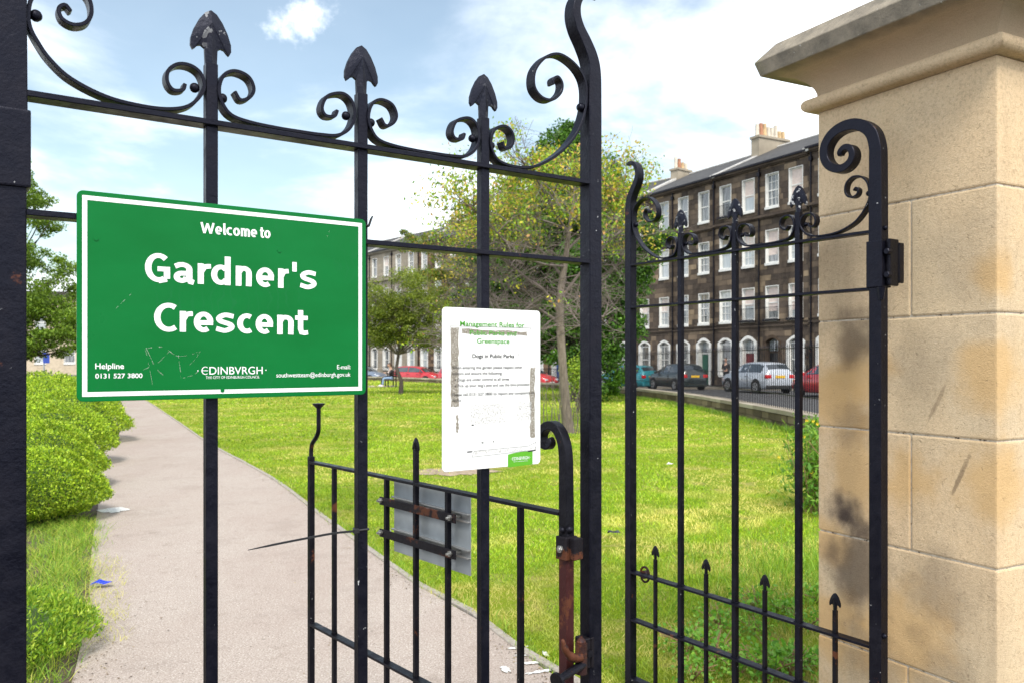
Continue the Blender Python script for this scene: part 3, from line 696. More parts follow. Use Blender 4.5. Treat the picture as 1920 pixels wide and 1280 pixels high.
# hinge strap and bracket fixed into the pier
MB().box(-.060, .008, -.033, .031, 1.862, 2.046).build('hinge_strap', 'iron', gateR, bevel=.004, seg=2)
mb = MB(); mb.box(-.080, -.060, -.055, .008, 1.868, 2.052); mb.box(-.084, -.070, -.085, -.05, 1.88, 2.04)
mb.build('hinge_bracket', 'iron_black', gateR, bevel=.006, seg=2)
for z in (1.91, 2.00):
    mb = MB(); mb.cyl((-.075, .0, z), (-.075, .026, z), .013, n=6); mb.build('bolt', 'iron', gateR, bevel=.002)
mb = MB(); mb.cyl((-.05, .018, 1.862), (-.05, .020, 1.815), .017, .010, n=8); mb.build('hinge_pin', 'iron', gateR)
mb = MB(); mb.ball((-.056, .0, 2.095), .010); mb.build('rivet', 'iron', gateR, smooth=True)
mb = MB(); mb.ball((-.056, .006, .50), .012); mb.build('rivet', 'iron', gateR, smooth=True)
# old lock ring by the lower rail of the open leaf
lk = MB(); 
for i in range(16):
    a0 = 2 * math.pi * i / 16; a1 = 2 * math.pi * (i + 1) / 16
    lk.cyl((1.335 + .033 * math.cos(a0), -.030, .438 + .040 * math.sin(a0)), (1.335 + .033 * math.cos(a1), -.030, .438 + .040 * math.sin(a1)), .006, n=6)
lk.cyl((1.335, -.04, .438), (1.335, -.020, .438), .022, n=12)
lk.build('lock_ring', 'rust_bracket', gateR)

# ------------------------------------------------------------------ text helper
_font = None
def text_mesh(body, bold=0.0, space=1.0):
    cu = bpy.data.curves.new('lettering', 'FONT'); cu.body = body; cu.offset = bold; cu.space_character = space; cu.resolution_u = 5; cu.fill_mode = 'FRONT' if hasattr(cu, 'fill_mode') else 'BOTH'
    o = bpy.data.objects.new('tmp', cu); C.objects.link(o)
    dg = bpy.context.evaluated_depsgraph_get(); me = bpy.data.meshes.new_from_object(o.evaluated_get(dg), depsgraph=dg)
    bpy.data.objects.remove(o); me.materials.clear(); return me
def lettering(body, x0, x1, zb, cap, y, m, parent, bold=.0, space=1.0, sub=None, name='lettering', ref=None, slant=0.0):
    """fit text: width x0..x1, baseline zb, capital height cap"""
    me = text_mesh(body, bold, space); n = len(me.vertices); co = np.zeros(n * 3, np.float32); me.vertices.foreach_get('co', co); co = co.reshape(-1, 3)
    w0, w1 = co[:, 0].min(), co[:, 0].max(); capu = .70 + 2 * bold
    X = x0 + (co[:, 0] - w0) / (w1 - w0) * (x1 - x0); Z = zb + (co[:, 1] + bold) / capu * cap + (X - x0) * slant
    out_ = np.stack([X, np.full(n, y), Z], 1).astype(np.float32); me.vertices.foreach_set('co', out_.ravel()); me.update()
    return link(name, me, m, parent)

# heavy humanist letters for the large words: ribbons along each letter's centre lines
def ribbon(mb, pts, w, y, closed=False):
    P = [Vector(p) for p in pts]; k = len(P); vs = []
    for i in range(k):
        if closed: a, b_ = P[(i - 1) % k], P[(i + 1) % k]
        else: a, b_ = P[max(i - 1, 0)], P[min(i + 1, k - 1)]
        d_ = (b_ - a).normalized(); hz = abs(d_.x)
        ww = w * (1 - .22 * hz * hz) / 2; n_ = Vector((-d_.y, d_.x))
        if 0 < i < k - 1 or closed:
            d1 = (P[i] - P[i - 1]).normalized(); n1 = Vector((-d1.y, d1.x)); ww /= max(.55, n1.dot(n_))
        vs += [(P[i].x + n_.x * ww, y, P[i].y + n_.y * ww), (P[i].x - n_.x * ww, y, P[i].y - n_.y * ww)]
    fs = [(2 * i, 2 * i + 1, 2 * i + 3, 2 * i + 2) for i in range(k - 1)]
    if closed: fs.append((2 * k - 2, 2 * k - 1, 1, 0))
    mb.add(vs, fs)
def arc(cx, cy, rx, ry, a0, a1, n=22): return [(cx + rx * math.cos(R(a0 + (a1 - a0) * i / n)), cy + ry * math.sin(R(a0 + (a1 - a0) * i / n))) for i in range(n + 1)]
def glyph(ch, x0, x1, zb, cap, y, m, parent, wt=.20):
    w = (x1 - x0) / cap; s_ = wt; h = s_ / 2; xh = .745; v = s_ * .78 / 2; S = []
    rx = (w - s_) / 2; cx = w / 2
    if ch == 'o': S = [(arc(cx, xh / 2, rx, xh / 2 - v, 0, 360)[:-1], True)]
    elif ch == 'c': S = [(arc(cx + .07, xh / 2, rx + .07, xh / 2 - v, 57, 305), 0)]
    elif ch == 'C': S = [(arc(cx + .11, .5, rx + .11, .515 - v, 55, 307), 0)]
    elif ch == 'G': S = [(arc(cx + .04, .5, rx + .03, .515 - v, 47, 300), 0), ([(w - h, .02 + .1), (w - h, .52)], 0), ([(w, .46), (cx, .46)], 0), ([(w - h - .28, .03), (w - h, .10)], 0)]
    elif ch == 'e': S = [(arc(cx, xh / 2, rx, xh / 2 - v, 2, 308), 0), ([(h, xh * .47), (w - .01, xh * .47)], 0)]
    elif ch == 'd': S = [(arc(cx - .01, xh / 2, rx, xh / 2 - v, 45, 320), 0), ([(w - h, 0), (w - h, 1.06)], 0), ([(w * .62, xh - v * 1.25), (w - h, xh - v * 2.2)], 0), ([(w * .6, v * 1.15), (w - h, v * 2.0)], 0)]
    elif ch == 'a': S = [([(.05, xh - v * 1.9)] + arc(w * .42, xh - v - .17, w * .42 - .03, .17, 115, 0, 12) + [(w - h - .03, .16), (w - h + .0, .07), (w + .02, .03)], 0), (arc(w * .40, .215, w * .40 - h, .215 - v, 75, 360, 18), 0), ([(w * .38, .43 - v), (w - h, .44 - v)], 0)]
    elif ch == 'r': S = [([(h, 0), (h, xh)], 0), ([(h * 1.2, xh * .62), (h + (w - h) * .35, xh - .12), (h + (w - h) * .65, xh - v - .01), (w, xh - v)], 0)]
    elif ch == 'n': S = [([(h, 0), (h, xh)], 0), ([(h, xh * .66)] + arc(cx + .01, xh - v - .18, rx - .0, .18, 125, 0, 12) + [(w - h, 0)], 0)]
    elif ch == 'm':
        q = (w - s_) / 4
        S = [([(h, 0), (h, xh)], 0), ([(h, xh * .66)] + arc(h + q, xh - v - .16, q, .16, 125, 0, 12) + [(h + 2 * q, 0)], 0), ([(h + 2 * q, xh * .66)] + arc(h + 3 * q, xh - v - .16, q, .16, 125, 0, 12) + [(w - h, 0)], 0)]
    elif ch == 'l': S = [([(h, 1.05), (h, .2), (h + .03, .09), (w, .06)], 0)]
    elif ch == 's': S = [([tuple(p) for p in spline([(w - .03, xh - v - .05), (cx, xh - v), (h + .01, xh - v - .10), (h + .05, xh * .58), (w - h - .05, xh * .42), (w - h - .01, v + .10), (cx - .02, v), (.0, v + .07)], 6)], 0)]
    elif ch == 't': S = [([(w * .42, .96), (w * .42, .22), (w * .50, .10), (w * .72, .075), (w, .10)], 0), ([(0, xh - v), (w * .98, xh - v)], 0)]
    elif ch == "'": S = [([(w / 2, 1.03), (w / 2, .66)], 0)]
    elif ch == 'W': S = [([(h * .7, 1), (w * .27, .04)], 0), ([(w * .27, .04), (w * .5, .92)], 0), ([(w * .5, .92), (w * .73, .04)], 0), ([(w * .73, .04), (w - h * .7, 1)], 0)]
    mb = MB()
    for k, (pp, cl) in enumerate(S): ribbon(mb, [(x0 + a * cap, zb + b_ * cap) for a, b_ in pp], (s_ if ch != "'" else w) * cap, y - k * .00007, bool(cl))
    return mb.build('letter', m, parent)
def rrect(x0, x1, z0, z1, r, n=5):
    P = []
    for cx, cz, a in ((x1 - r, z1 - r, 0), (x0 + r, z1 - r, 90), (x0 + r, z0 + r, 180), (x1 - r, z0 + r, 270)):
        for i in range(n + 1): t = R(a + 90 * i / n); P.append((cx + r * math.cos(t), cz + r * math.sin(t)))
    return P
def frame_mesh(x0, x1, z0, z1, t, y):
    mb = MB(); o_ = [(x0, z0), (x1, z0), (x1, z1), (x0, z1)]; i_ = [(x0 + t, z0 + t), (x1 - t, z0 + t), (x1 - t, z1 - t), (x0 + t, z1 - t)]
    vs = [(a, y, b_) for a, b_ in o_ + i_]; return mb.add(vs, [(k, (k + 1) % 4, 4 + (k + 1) % 4, 4 + k) for k in range(4)])

# ------------------------------------------------------------------ welcome sign (fixed to the front of the closed leaf)
sg = empty('welcome_sign', (A0.x, A0.y, GZ), uA)
tag(sg, 'green park name sign with white border and lettering on the closed gate leaf', 'sign')
SY = -.0285
mb = MB(); mb.prism([(a, b_) for a, b_ in rrect(.084, .695, 1.4985, 1.911, .012)], SY, SY + .0035); mb.build('panel', 'sign_green', sg, bevel=.0008)
frame_mesh(.0935, .6845, 1.5085, 1.9015, .0088, SY - .0004).build('border', 'white_ink', sg)
YT = SY - .0005
for zb, cap, sl, wt, W_ in ((1.7395, .0575, 0, .20, (('G', .207, .256), ('a', .263, .302), ('r', .311, .338), ('d', .339, .379), ('n', .390, .424), ('e', .434, .474), ('r', .483, .507), ("'", .5155, .5255), ('s', .534, .572))),
        (1.6385, .0575, -.008, .20, (('C', .225, .269), ('r', .275, .301), ('e', .303, .343), ('s', .349, .387), ('c', .393, .427), ('e', .433, .472), ('n', .481, .518), ('t', .522, .552))),
        (1.8460, .0235, .010, .185, (('W', .317, .345), ('e', .347, .361), ('l', .3635, .3690), ('c', .370, .383), ('o', .3845, .399), ('m', .401, .4205), ('e', .4222, .4362), ('t', .4425, .4515), ('o', .4520, .4660)))):
    for ch, x0, x1 in W_: glyph(ch, x0, x1, zb + (x0 - W_[0][1]) * sl, cap, YT, 'white_ink', sg, wt + .014)
lettering('Helpline', .1165, .1685, 1.5625, .0115, YT, 'white_ink', sg, .012)
lettering('0131 527 3800', .1165, .203, 1.5440, .0095, YT, 'white_ink', sg, .012)
lettering('E-mail:', .622, .6555, 1.5590, .0100, YT, 'white_ink', sg, .006)
lettering('southwestteam@edinburgh.gov.uk', .479, .6555, 1.5418, .0098, YT, 'white_ink', sg, .006, 1.0)
lettering('THE CITY OF EDINBURGH COUNCIL', .3275, .4415, 1.5405, .0056, YT, 'white_ink', sg, .0)
def edin(x0, x1, z0, cap, y, m, parent):
    w = x1 - x0
    lettering('DINBVRGH', x0 + w * .125, x1, z0, cap, y, m, parent, .002, 1.0)
    # rounded uncial E
    P = []; mb = MB(); cx, cz, rx, rz = x0 + w * .062, z0 + cap / 2, w * .062, cap * .52
    for i in range(13):
        t = R(52 + 256 * i / 12); c_, s_ = math.cos(t), math.sin(t); k = .80
        P.append(((cx + rx * c_, y, cz + rz * s_), (cx + rx * .78 * c_ + rx * .02, y, cz + rz * .82 * s_)))
    for a, b_ in zip(P, P[1:]): mb.add([a[0], b_[0], b_[1], a[1]], [(0, 1, 2, 3)])
    mb.add([(cx - rx * .85, y, cz - cap * .045), (cx + rx * .65, y, cz - cap * .045), (cx + rx * .65, y, cz + cap * .045), (cx - rx * .85, y, cz + cap * .045)], [(0, 1, 2, 3)])
    for xx in (x0 - w * .055, x1 + w * .055):
        r_ = cap * .10; mb.add([(xx - r_, y, cz), (xx, y, cz - r_), (xx + r_, y, cz), (xx, y, cz + r_)], [(0, 1, 2, 3)])
    mb.build('lettering', m, parent)
edin(.3185, .4485, 1.5495, .0165, YT, 'white_ink', sg)
# scratched scribble, in thin pale lines
scr = MB(); rs = random.Random(3)
def scratch(pts, w=.0005):
    P = spline(pts, 5)
    for a, b_ in zip(P, P[1:]):
        if rs.random() < .5: continue
        d_ = (b_ - a).normalized(); n_ = Vector((-d_.y, d_.x)) * w * rs.uniform(.5, 1.3)
        scr.add([(a.x - n_.x, YT, a.y - n_.y), (b_.x - n_.x, YT, b_.y - n_.y), (b_.x + n_.x, YT, b_.y + n_.y), (a.x + n_.x, YT, a.y + n_.y)], [(0, 1, 2, 3)])
for P_ in ([(.207, 1.606), (.214, 1.575), (.222, 1.530)], [(.210, 1.604), (.228, 1.565), (.246, 1.546)], [(.204, 1.560), (.232, 1.574), (.254, 1.597)], [(.254, 1.598), (.272, 1.588), (.300, 1.592), (.316, 1.600)],
           [(.272, 1.590), (.276, 1.560), (.278, 1.540)], [(.276, 1.541), (.300, 1.548), (.312, 1.556)], [(.295, 1.570), (.306, 1.582), (.316, 1.598)], [(.208, 1.603), (.240, 1.606), (.270, 1.588)]): scratch(P_, .00014)
scr.build('scratches', 'faded_print', sg)
scr = MB(); scratch([(.150, 1.678), (.170, 1.700), (.190, 1.722)], .00012); scratch([(.598, 1.862), (.604, 1.878)], .00012); scr.build('scratches', 'white_ink', sg)
# screw heads, painted over
for x, z in ((.118, 1.818), (.362, 1.515), (.486, 1.822)):
    mb = MB(); mb.cyl((x, SY + .001, z), (x, SY - .0012, z), .0042, n=12); mb.build('screw', 'sign_green', sg)

# ------------------------------------------------------------------ notice board
nb_ = empty('rules_notice', (A0.x, A0.y, GZ), uA); tag(nb_, 'white rules notice with peeled tape marks below the scrolls of the closed leaf', 'sign')
NY = -.0275
mb = MB(); mb.prism(rrect(.9035, 1.2105, 1.298, 1.7125, .011), NY, NY + .003); mb.build('panel', 'notice_white', nb_, bevel=.0006)
YN = NY - .0004; YM = NY - .0008
RN = random.Random(8)
def ragged(x0, x1, z0, z1, m, jag=.003, n=14, skew=0):
    P = []
    for i in range(n): P.append((x0 + RN.uniform(-jag, jag), z0 + (z1 - z0) * i / (n - 1)))
    for i in range(5): P.append((x0 + (x1 - x0) * (i + .5) / 5, z1 + RN.uniform(-jag, jag)))
    for i in range(n): P.append((x1 + RN.uniform(-jag, jag), z1 - (z1 - z0) * i / (n - 1)))
    for i in range(5): P.append((x1 - (x1 - x0) * (i + .5) / 5, z0 + RN.uniform(-jag, jag)))
    mb = MB(); mb.add([(a, YN, b_ + skew * (a - x0)) for a, b_ in P], [tuple(range(len(P)))]); return mb.build('tape_mark', m, nb_)
ragged(.928, .951, 1.462, 1.662, 'tape_residue', .0015)
ragged(.960, 1.165, 1.648, 1.659, 'tape_residue', .002, 4, -.02)
ragged(1.176, 1.192, 1.372, 1.560, 'tape_residue', .0028)
ragged(.986, 1.095, 1.413, 1.464, 'faded_print', .001, 4, .03)
ragged(1.131, 1.180, 1.419, 1.468, 'faded_print', .0015, 4)
ragged(.944, .950, 1.395, 1.440, 'tape_residue', .002)
ragged(.998, 1.195, 1.3365, 1.3455, 'faded_print', .0008, 4, .0)
def nline(x0, z0, x1, z1, w=.0006, m='grey_ink'):
    d_ = Vector((x1 - x0, z1 - z0)).normalized(); n_ = Vector((-d_.y, d_.x)) * w
    MB().add([(x0 - n_.x, YM, z0 - n_.y), (x1 - n_.x, YM, z1 - n_.y), (x1 + n_.x, YM, z1 + n_.y), (x0 + n_.x, YM, z0 + n_.y)], [(0, 1, 2, 3)]).build('tape_outline', m, nb_)
for a in ((.926, 1.665, 1.178, 1.665), (.926, 1.665, .926, 1.652), (1.178, 1.665, 1.178, 1.652), (.998, 1.346, 1.170, 1.349), (1.170, 1.349, 1.195, 1.358), (.990, 1.331, 1.195, 1.337), (.998, 1.346, .990, 1.331), (1.195, 1.358, 1.195, 1.337)): nline(*a, w=.0004)
for a in ((.976, 1.345, .992, 1.345), (1.168, 1.334, 1.194, 1.336), (1.020, 1.366, 1.026, 1.366), (1.055, 1.367, 1.059, 1.367), (.990, 1.413, .996, 1.413)): nline(*a, w=.0014)
lettering('Management Rules for', .955, 1.157, 1.6660, .0130, YM, 'green_ink', nb_, .012)
lettering('Public Parks and', .984, 1.130, 1.6435, .0130, YM, 'green_ink', nb_, .012)
lettering('Greenspace', 1.006, 1.108, 1.6225, .0130, YM, 'green_ink', nb_, .012)
lettering('Dogs in Public Parks', .992, 1.123, 1.5855, .0100, YM, 'dark_ink', nb_, .016)
for tx, x0, x1, z in (('When entering this garden please respect other', .931, 1.150, 1.5570), ('visitors and ensure the following:', .932, 1.085, 1.5420), ('Dogs are under control at all times', .948, 1.107, 1.5262),
                      ('Pick up your dog\'s poo and use the bins provided', .948, 1.172, 1.5110), ('Please call 0131 527 3800 to report any complaints or', .932, 1.190, 1.4885), ('faults', .933, .957, 1.4745)):
    lettering(tx, x0, x1, z, .0078, YM, 'grey_ink', nb_, .006)
for z in (1.529, 1.514): mb = MB(); mb.cyl((.941, YM, z), (.941, YM - .0002, z), .0018, n=8); mb.build('bullet_mark', 'dark_ink', nb_)
# round no-dogs emblem, faded
mb = MB()
for i in range(20):
    a0, a1 = 2 * math.pi * i / 20, 2 * math.pi * (i + 1) / 20
    mb.add([(1.141 + r_ * math.cos(a), YM, 1.5905 + r_ * math.sin(a)) for a, r_ in ((a0, .0085), (a1, .0085), (a1, .0074), (a0, .0074))], [(0, 1, 2, 3)])
mb.add([(1.1345, YM, 1.5955), (1.1355, YM, 1.5965), (1.1475, YM, 1.5855), (1.1465, YM, 1.5845)], [(0, 1, 2, 3)])
mb.build('round_emblem', 'faded_print', nb_)
mb = MB(); P = [(1.103, 1.296), (1.184, 1.2985), (1.184, 1.3335)] + [(1.184 - .081 * t, 1.3335 + .0042 * math.sin(math.pi * (t * .8 + .12)) - .0015 - .003 * t) for t in [i / 8 for i in range(1, 9)]]
mb.add([(a, YN, b_) for a, b_ in P], [tuple(range(len(P)))]); mb.build('council_badge', 'lime_ink', nb_)
edin(1.116, 1.172, 1.3135, .0088, YM - .0003, 'white_ink', nb_); lettering('THE CITY OF EDINBURGH COUNCIL', 1.120, 1.169, 1.3085, .0022, YM - .0003, 'white_ink', nb_, .0)

# ------------------------------------------------------------------ cable ties
def world_on_leaf(s_, y_, z_): p = A0 + ua * s_ + Vector((-ua.y, ua.x)) * y_; return Vector((p.x, p.y, z_))
ct = empty('cable_tie', (A0.x, A0.y, GZ), uA); tag(ct, 'black plastic cable tie round the middle bar with a long tail sticking out', 'cable tie')
mb = MB(); Q = [(.6815, -.014), (.7085, -.014), (.7085, .014), (.6815, .014)]
for i in range(4):
    a, b_ = Q[i], Q[(i + 1) % 4]; mb.tube([(a[0], a[1], 1.176), (b_[0], b_[1], 1.176)], .0028, 5)
mb.build('loop', 'plastic_black', ct)
MB().box(.668, .682, -.021, -.012, 1.1705, 1.1815).build('head', 'plastic_black', ct, bevel=.001)
tl = strip([(.672, 1.1765), (.62, 1.1775), (.56, 1.1745), (.49, 1.170), (.420, 1.1645)], (.0052, .0046), .0016, y0=-.0175, tip1=.3); o = tl.build('tail', 'plastic_black', ct)
ct2 = empty('cable_tie', (A0.x, A0.y, GZ), uA); tag(ct2, 'short black cable tie with cut tail at the top right corner of the sign', 'cable tie')
mb = MB(); 
for i in range(4):
    a, b_ = Q[i], Q[(i + 1) % 4]; mb.tube([(a[0], a[1] * 1.1, 1.899), (b_[0], b_[1] * 1.1, 1.899)], .0026, 5)
mb.build('loop', 'plastic_black', ct2)
mb = MB(); mb.tube([(.706, -.02, 1.897), (.711, -.022, 1.914), (.716, -.02, 1.922)], [.003, .003, .002], 5); mb.build('tail', 'plastic_black', ct2)

# ------------------------------------------------------------------ low gate standing open behind
lowA = Vector((.15504, 2.36208)) * GS; dl = Vector((math.sin(R(-40.13)), math.cos(R(-40.13)))); uC = math.atan2(dl.y, dl.x)
lg = empty('low_gate', (lowA.x, lowA.y, GZ), uC); tag(lg, 'low black iron gate with rusty red hinge stile swung open over the path', 'gate')
ST = [(0.0, 1.02), (0.0, 1.14), (.001, 1.22), (.002, 1.30), (.010, 1.345), (.030, 1.378), (.058, 1.391), (.086, 1.383), (.102, 1.360), (.096, 1.336), (.076, 1.328), (.062, 1.340), (.068, 1.354)]
strip(ST, (.036, .014), .030, tipd1=.55, n=6).build('curled_stile', 'iron_black', lg, bevel=.0015)
MB().box(-.017, .017, -.015, .015, -.15, 1.015).build('hinge_stile', 'rust_stile', lg, bevel=.002)
MB().box(1.572, 1.596, -.012, .012, -.15, 1.165).build('closing_stile', 'iron_black', lg, bevel=.002)
for z in (1.141, .446): MB().box(.017, 1.572, -.017, .017, z - .005, z + .005).build('rail', 'iron_black', lg, bevel=.001)
MB().box(.017, 1.572, -.017, .017, -.12, -.108).build('rail', 'iron_black', lg, bevel=.001)
for x in (.200, .390, .576, .968, 1.172, 1.376):
    MB().box(x - .0085, x + .0085, -.0085, .0085, -.12, 1.136).build('bar', 'iron_black', lg, bevel=.001)
    mb = MB(); mb.cyl((x, 0, .452), (x, 0, .462), .013, n=8); mb.build('collar', 'iron_black', lg)
br = MB().box(.7625, .7795, -.0085, .0085, -.12, 1.262).build('bar', 'iron_black', lg, bevel=.001); arrowhead(.771, 1.262, .50).build('spearhead', 'iron_black', br)
mb = MB(); mb.tube(spline([(1.584, 0, 1.16), (1.583, 0, 1.195), (1.572, 0, 1.222), (1.535, 0, 1.252), (1.517, 0, 1.28), (1.515, 0, 1.32), (1.515, 0, 1.388)], 5), .0095, 8)
mb.cyl((1.515, 0, 1.375), (1.515, 0, 1.392), .010, .026, n=14); mb.cyl((1.515, 0, 1.392), (1.515, 0, 1.396), .026, n=14); mb.build('drop_bolt', 'iron_black', lg, smooth=False)
mb = MB(); mb.ball((.0, .016, 1.098), .010); mb.ball((-.016, .004, 1.10), .012); mb.build('rivet', 'iron_black', lg, smooth=True)
# hinge block between the low gate and the tall leaf
mb = MB(); mb.box(-.024, .020, -.022, .024, 1.015, 1.080); mb.box(-.046, -.024, -.022, .012, 1.018, 1.078); mb.build('hinge_block', 'iron_rusty', lg, bevel=.002)
mb = MB(); mb.cyl((-.003, .024, 1.046), (-.003, .032, 1.046), .011, n=6); mb.cyl((-.003, .032, 1.046), (-.003, .035, 1.046), .006, n=10); mb.build('bolt', 'bolt_steel', lg, bevel=.0008)
# the back of a small sign clamped to the low gate
bs = empty('clamped_sign', (lowA.x, lowA.y, GZ), uC); tag(bs, 'grey back of a small metal sign clamped to the low gate bars', 'sign')
# measured on the low gate: x .49-.965
MB().box(.490, .965, -.033, -.030, .862, 1.128).build('panel', 'galv', bs, bevel=.0006)
for z in (1.055, .935):
    mb = MB(); mb.box(.487, .962, -.030, -.014, z - .015, z - .011); mb.box(.487, .962, -.030, -.014, z + .011, z + .015); mb.box(.488, .962, -.030, -.0275, z - .0108, z + .0108); mb.build('channel', 'alu', bs)
    c = MB().box(.515, .995, .0105, .0155, z - .017, z + .013).build('clamp_strap', 'iron_rusty', bs, bevel=.001)
    for x in (.540, .982):
        mb = MB(); mb.cyl((x, .0155, z), (x, .024, z), .010, n=6); mb.cyl((x, -.026, z), (x, .034, z), .0045, n=8); mb.build('bolt', 'bolt_steel', c)
# latch on the closing stile of the tall leaf
lt = empty('gate_latch', (A0.x, A0.y, GZ), uA); tag(lt, 'rusty pivoting gate latch with black bar low on the closing stile', 'latch')
LX = 1.36; LZ = .745
MB().box(LX + .002, 1.389, -.030, .012, LZ - .040, LZ + .045).build('back_plate', 'iron_rusty', lt, bevel=.003)
mb = MB(); mb.box(1.389, 1.400, -.031, -.0235, LZ - .04, LZ + .045); mb.build('face_plate', 'iron_rusty', lt, bevel=.002)
mb = MB(); mb.cyl((LX - .012, -.035, LZ - .045), (LX - .012, -.035, LZ + .040), .017, n=14); mb.ball((LX - .012, -.035, LZ + .042), .014); mb.build('pivot', 'rust_bracket', lt)
mb = MB(); mb.cyl((LX + .018, -.030, LZ + .005), (LX + .018, -.040, LZ + .005), .010, n=10); mb.build('bolt', 'iron_black', lt)
mb = MB(); mb.tube(spline([(LX - .018, -.042, LZ + .004), (LX - .050, -.046, LZ + .010), (LX - .078, -.050, LZ + .034), (LX - .092, -.052, LZ + .070)], 5), [.013] * 8 + [.010] * 5 + [.007, .006, .004], 8); mb.build('lever', 'rust_bracket', lt, smooth=True)
mb = MB(); P0 = Vector((LX - .010, -.040, LZ - .018)); P1 = Vector((LX - .118, -.062, LZ - .034)); mb.tube([P0, P0.lerp(P1, .5), P1], [.013, .012, .010], 10); dv = (P1 - P0).normalized(); mb.cyl(P1 - dv * .004, P1 + dv * .004, .023, n=18); mb.build('striker_bar', 'iron_black', lt)

for o in (gateL, gateR, sg, nb_, ct, ct2, lg, bs, lt): o.scale = (GS,) * 3
# ------------------------------------------------------------------ the terraces
HC = .355                                            # height of one ashlar course
sv_soot = None
def stone_meshes(m):
    return shared(variants(24), m)
def arch_fan(mb, xa, xb, z0, rise, y, y1, top, n=12, r=.3, mi=0):
    """stone spandrels: fills between a segmental arch and the square head above it"""
    P = [(xa + (xb - xa) * i / n, z0 + rise * math.sin(math.pi * i / n)) for i in range(n + 1)]
    for (a, za), (b_, zb) in zip(P, P[1:]):
        mb.add([(a, y, za), (b_, y, zb), (b_, y, top), (a, y, top)], [(0, 1, 2, 3)], mi, r)
        mb.add([(a, y, za), (b_, y, zb), (b_, y1, zb), (a, y1, za)], [(3, 2, 1, 0)], mi, r)
def sash(w, h, deep, panes, arch=0.0, thick=.065, name='window'):
    """painted reveal, sash frame and glazing bars in one mesh; origin at the sill centre on the wall face, y into the wall"""
    mb = MB(); x = w / 2; rv = .045
    if arch:
        n = 12; P = [(-x + w * i / n, h + arch * math.sin(math.pi * i / n)) for i in range(n + 1)]; sw = .17
        Q = [(-x - sw + (w + 2 * sw) * i / n, h + .02 + (arch + .15) * math.sin(math.pi * i / n)) for i in range(n + 1)]
        for i in range(n):
            mb.add([(P[i][0], -.02, P[i][1]), (P[i + 1][0], -.02, P[i + 1][1]), (Q[i + 1][0], -.02, Q[i + 1][1]), (Q[i][0], -.02, Q[i][1])], [(0, 1, 2, 3)])
            mb.add([(P[i][0], -.02, P[i][1]), (P[i + 1][0], -.02, P[i + 1][1]), (P[i + 1][0], deep, P[i + 1][1]), (P[i][0], deep, P[i][1])], [(3, 2, 1, 0)])
            mb.add([(Q[i][0], -.02, Q[i][1]), (Q[i + 1][0], -.02, Q[i + 1][1]), (Q[i + 1][0], .05, Q[i + 1][1]), (Q[i][0], .05, Q[i][1])], [(0, 1, 2, 3)])
            mb.add([(P[i][0], deep - .02, h - .05), (P[i + 1][0], deep - .02, h - .05), (P[i + 1][0], deep - .02, P[i + 1][1]), (P[i][0], deep - .02, P[i][1])], [(0, 1, 2, 3)]) if i in (0, n - 1) else None
        for sgn in (-1, 1): mb.box(min(sgn * x, sgn * (x + sw)), max(sgn * x, sgn * (x + sw)), -.02, .05, 0, h + .02); mb.box(min(sgn * (x - rv), sgn * x), max(sgn * (x - rv), sgn * x), -.018, deep, 0, h)
    else:
        for sgn in (-1, 1): mb.box(min(sgn * (x - rv), sgn * x), max(sgn * (x - rv), sgn * x), -.006, deep, 0, h)
        mb.box(-x, x, -.004, deep, h - rv, h)
    mb.box(-x - .02, x + .02, -.07, deep, -.13, .03)
    xi = x - rv; f = thick; top = h - rv
    for sgn in (-1, 1): mb.box(min(sgn * (xi - f), sgn * xi), max(sgn * (xi - f), sgn * xi), deep - .05, deep, 0.03, top)
    mb.box(-xi + f, xi - f, deep - .049, deep, .03, .03 + f * 1.3); mb.box(-xi + f, xi - f, deep - .049, deep, top - f, top); mb.box(-xi + f, xi - f, deep - .056, deep, h * .5 - .035, h * .5 + .035)
    if panes:
        for i in (1, 2): xx = -xi + 2 * xi * i / 3; mb.box(xx - .018, xx + .018, deep - .04, deep, .05, top - .01)
        for z in (.27, .75): mb.box(-xi + f, xi - f, deep - .041, deep, h * z - .016, h * z + .016)
    me = mb.mesh(name); me.materials.append(M['white_trim'])
    g_ = MB(); g_.add([(-xi, deep - .012, .04), (xi, deep - .012, .04), (xi, deep - .012, top), (-xi, deep - .012, top)], [(0, 1, 2, 3)])
    if arch:
        n = 8; P = [(-xi + 2 * xi * i / n, top + (arch + .03) * math.sin(math.pi * i / n)) for i in range(n + 1)]
        for i in range(n): g_.add([(P[i][0], deep - .012, top), (P[i + 1][0], deep - .012, top), (P[i + 1][0], deep - .012, P[i + 1][1]), (P[i][0], deep - .012, P[i][1])], [(0, 1, 2, 3)])
    gm = g_.mesh('pane'); gm.materials.append(M['pane'])
    return me, gm
W_UP = sash(1.12, 6 * HC, .20, True); W_UP2 = sash(1.12, 6 * HC, .20, False); W_GR = sash(1.16, 6 * HC, .20, True, .22); W_GR2 = sash(1.16, 6 * HC, .20, False, .22)
BLINDS = []
for lo_, cm in ((.45, 'cream_cloth'), (.62, 'white_trim'), (.25, 'cream_cloth'), (.80, 'harl')):
    q_ = MB(); h_w = 6 * HC; q_.add([(-.50, .184, h_w * lo_), (.50, .184, h_w * lo_), (.50, .184, h_w - .05), (-.50, .184, h_w - .05)], [(0, 1, 2, 3)]); q_ = q_.mesh('blind'); q_.materials.append(M[cm]); BLINDS.append(q_)
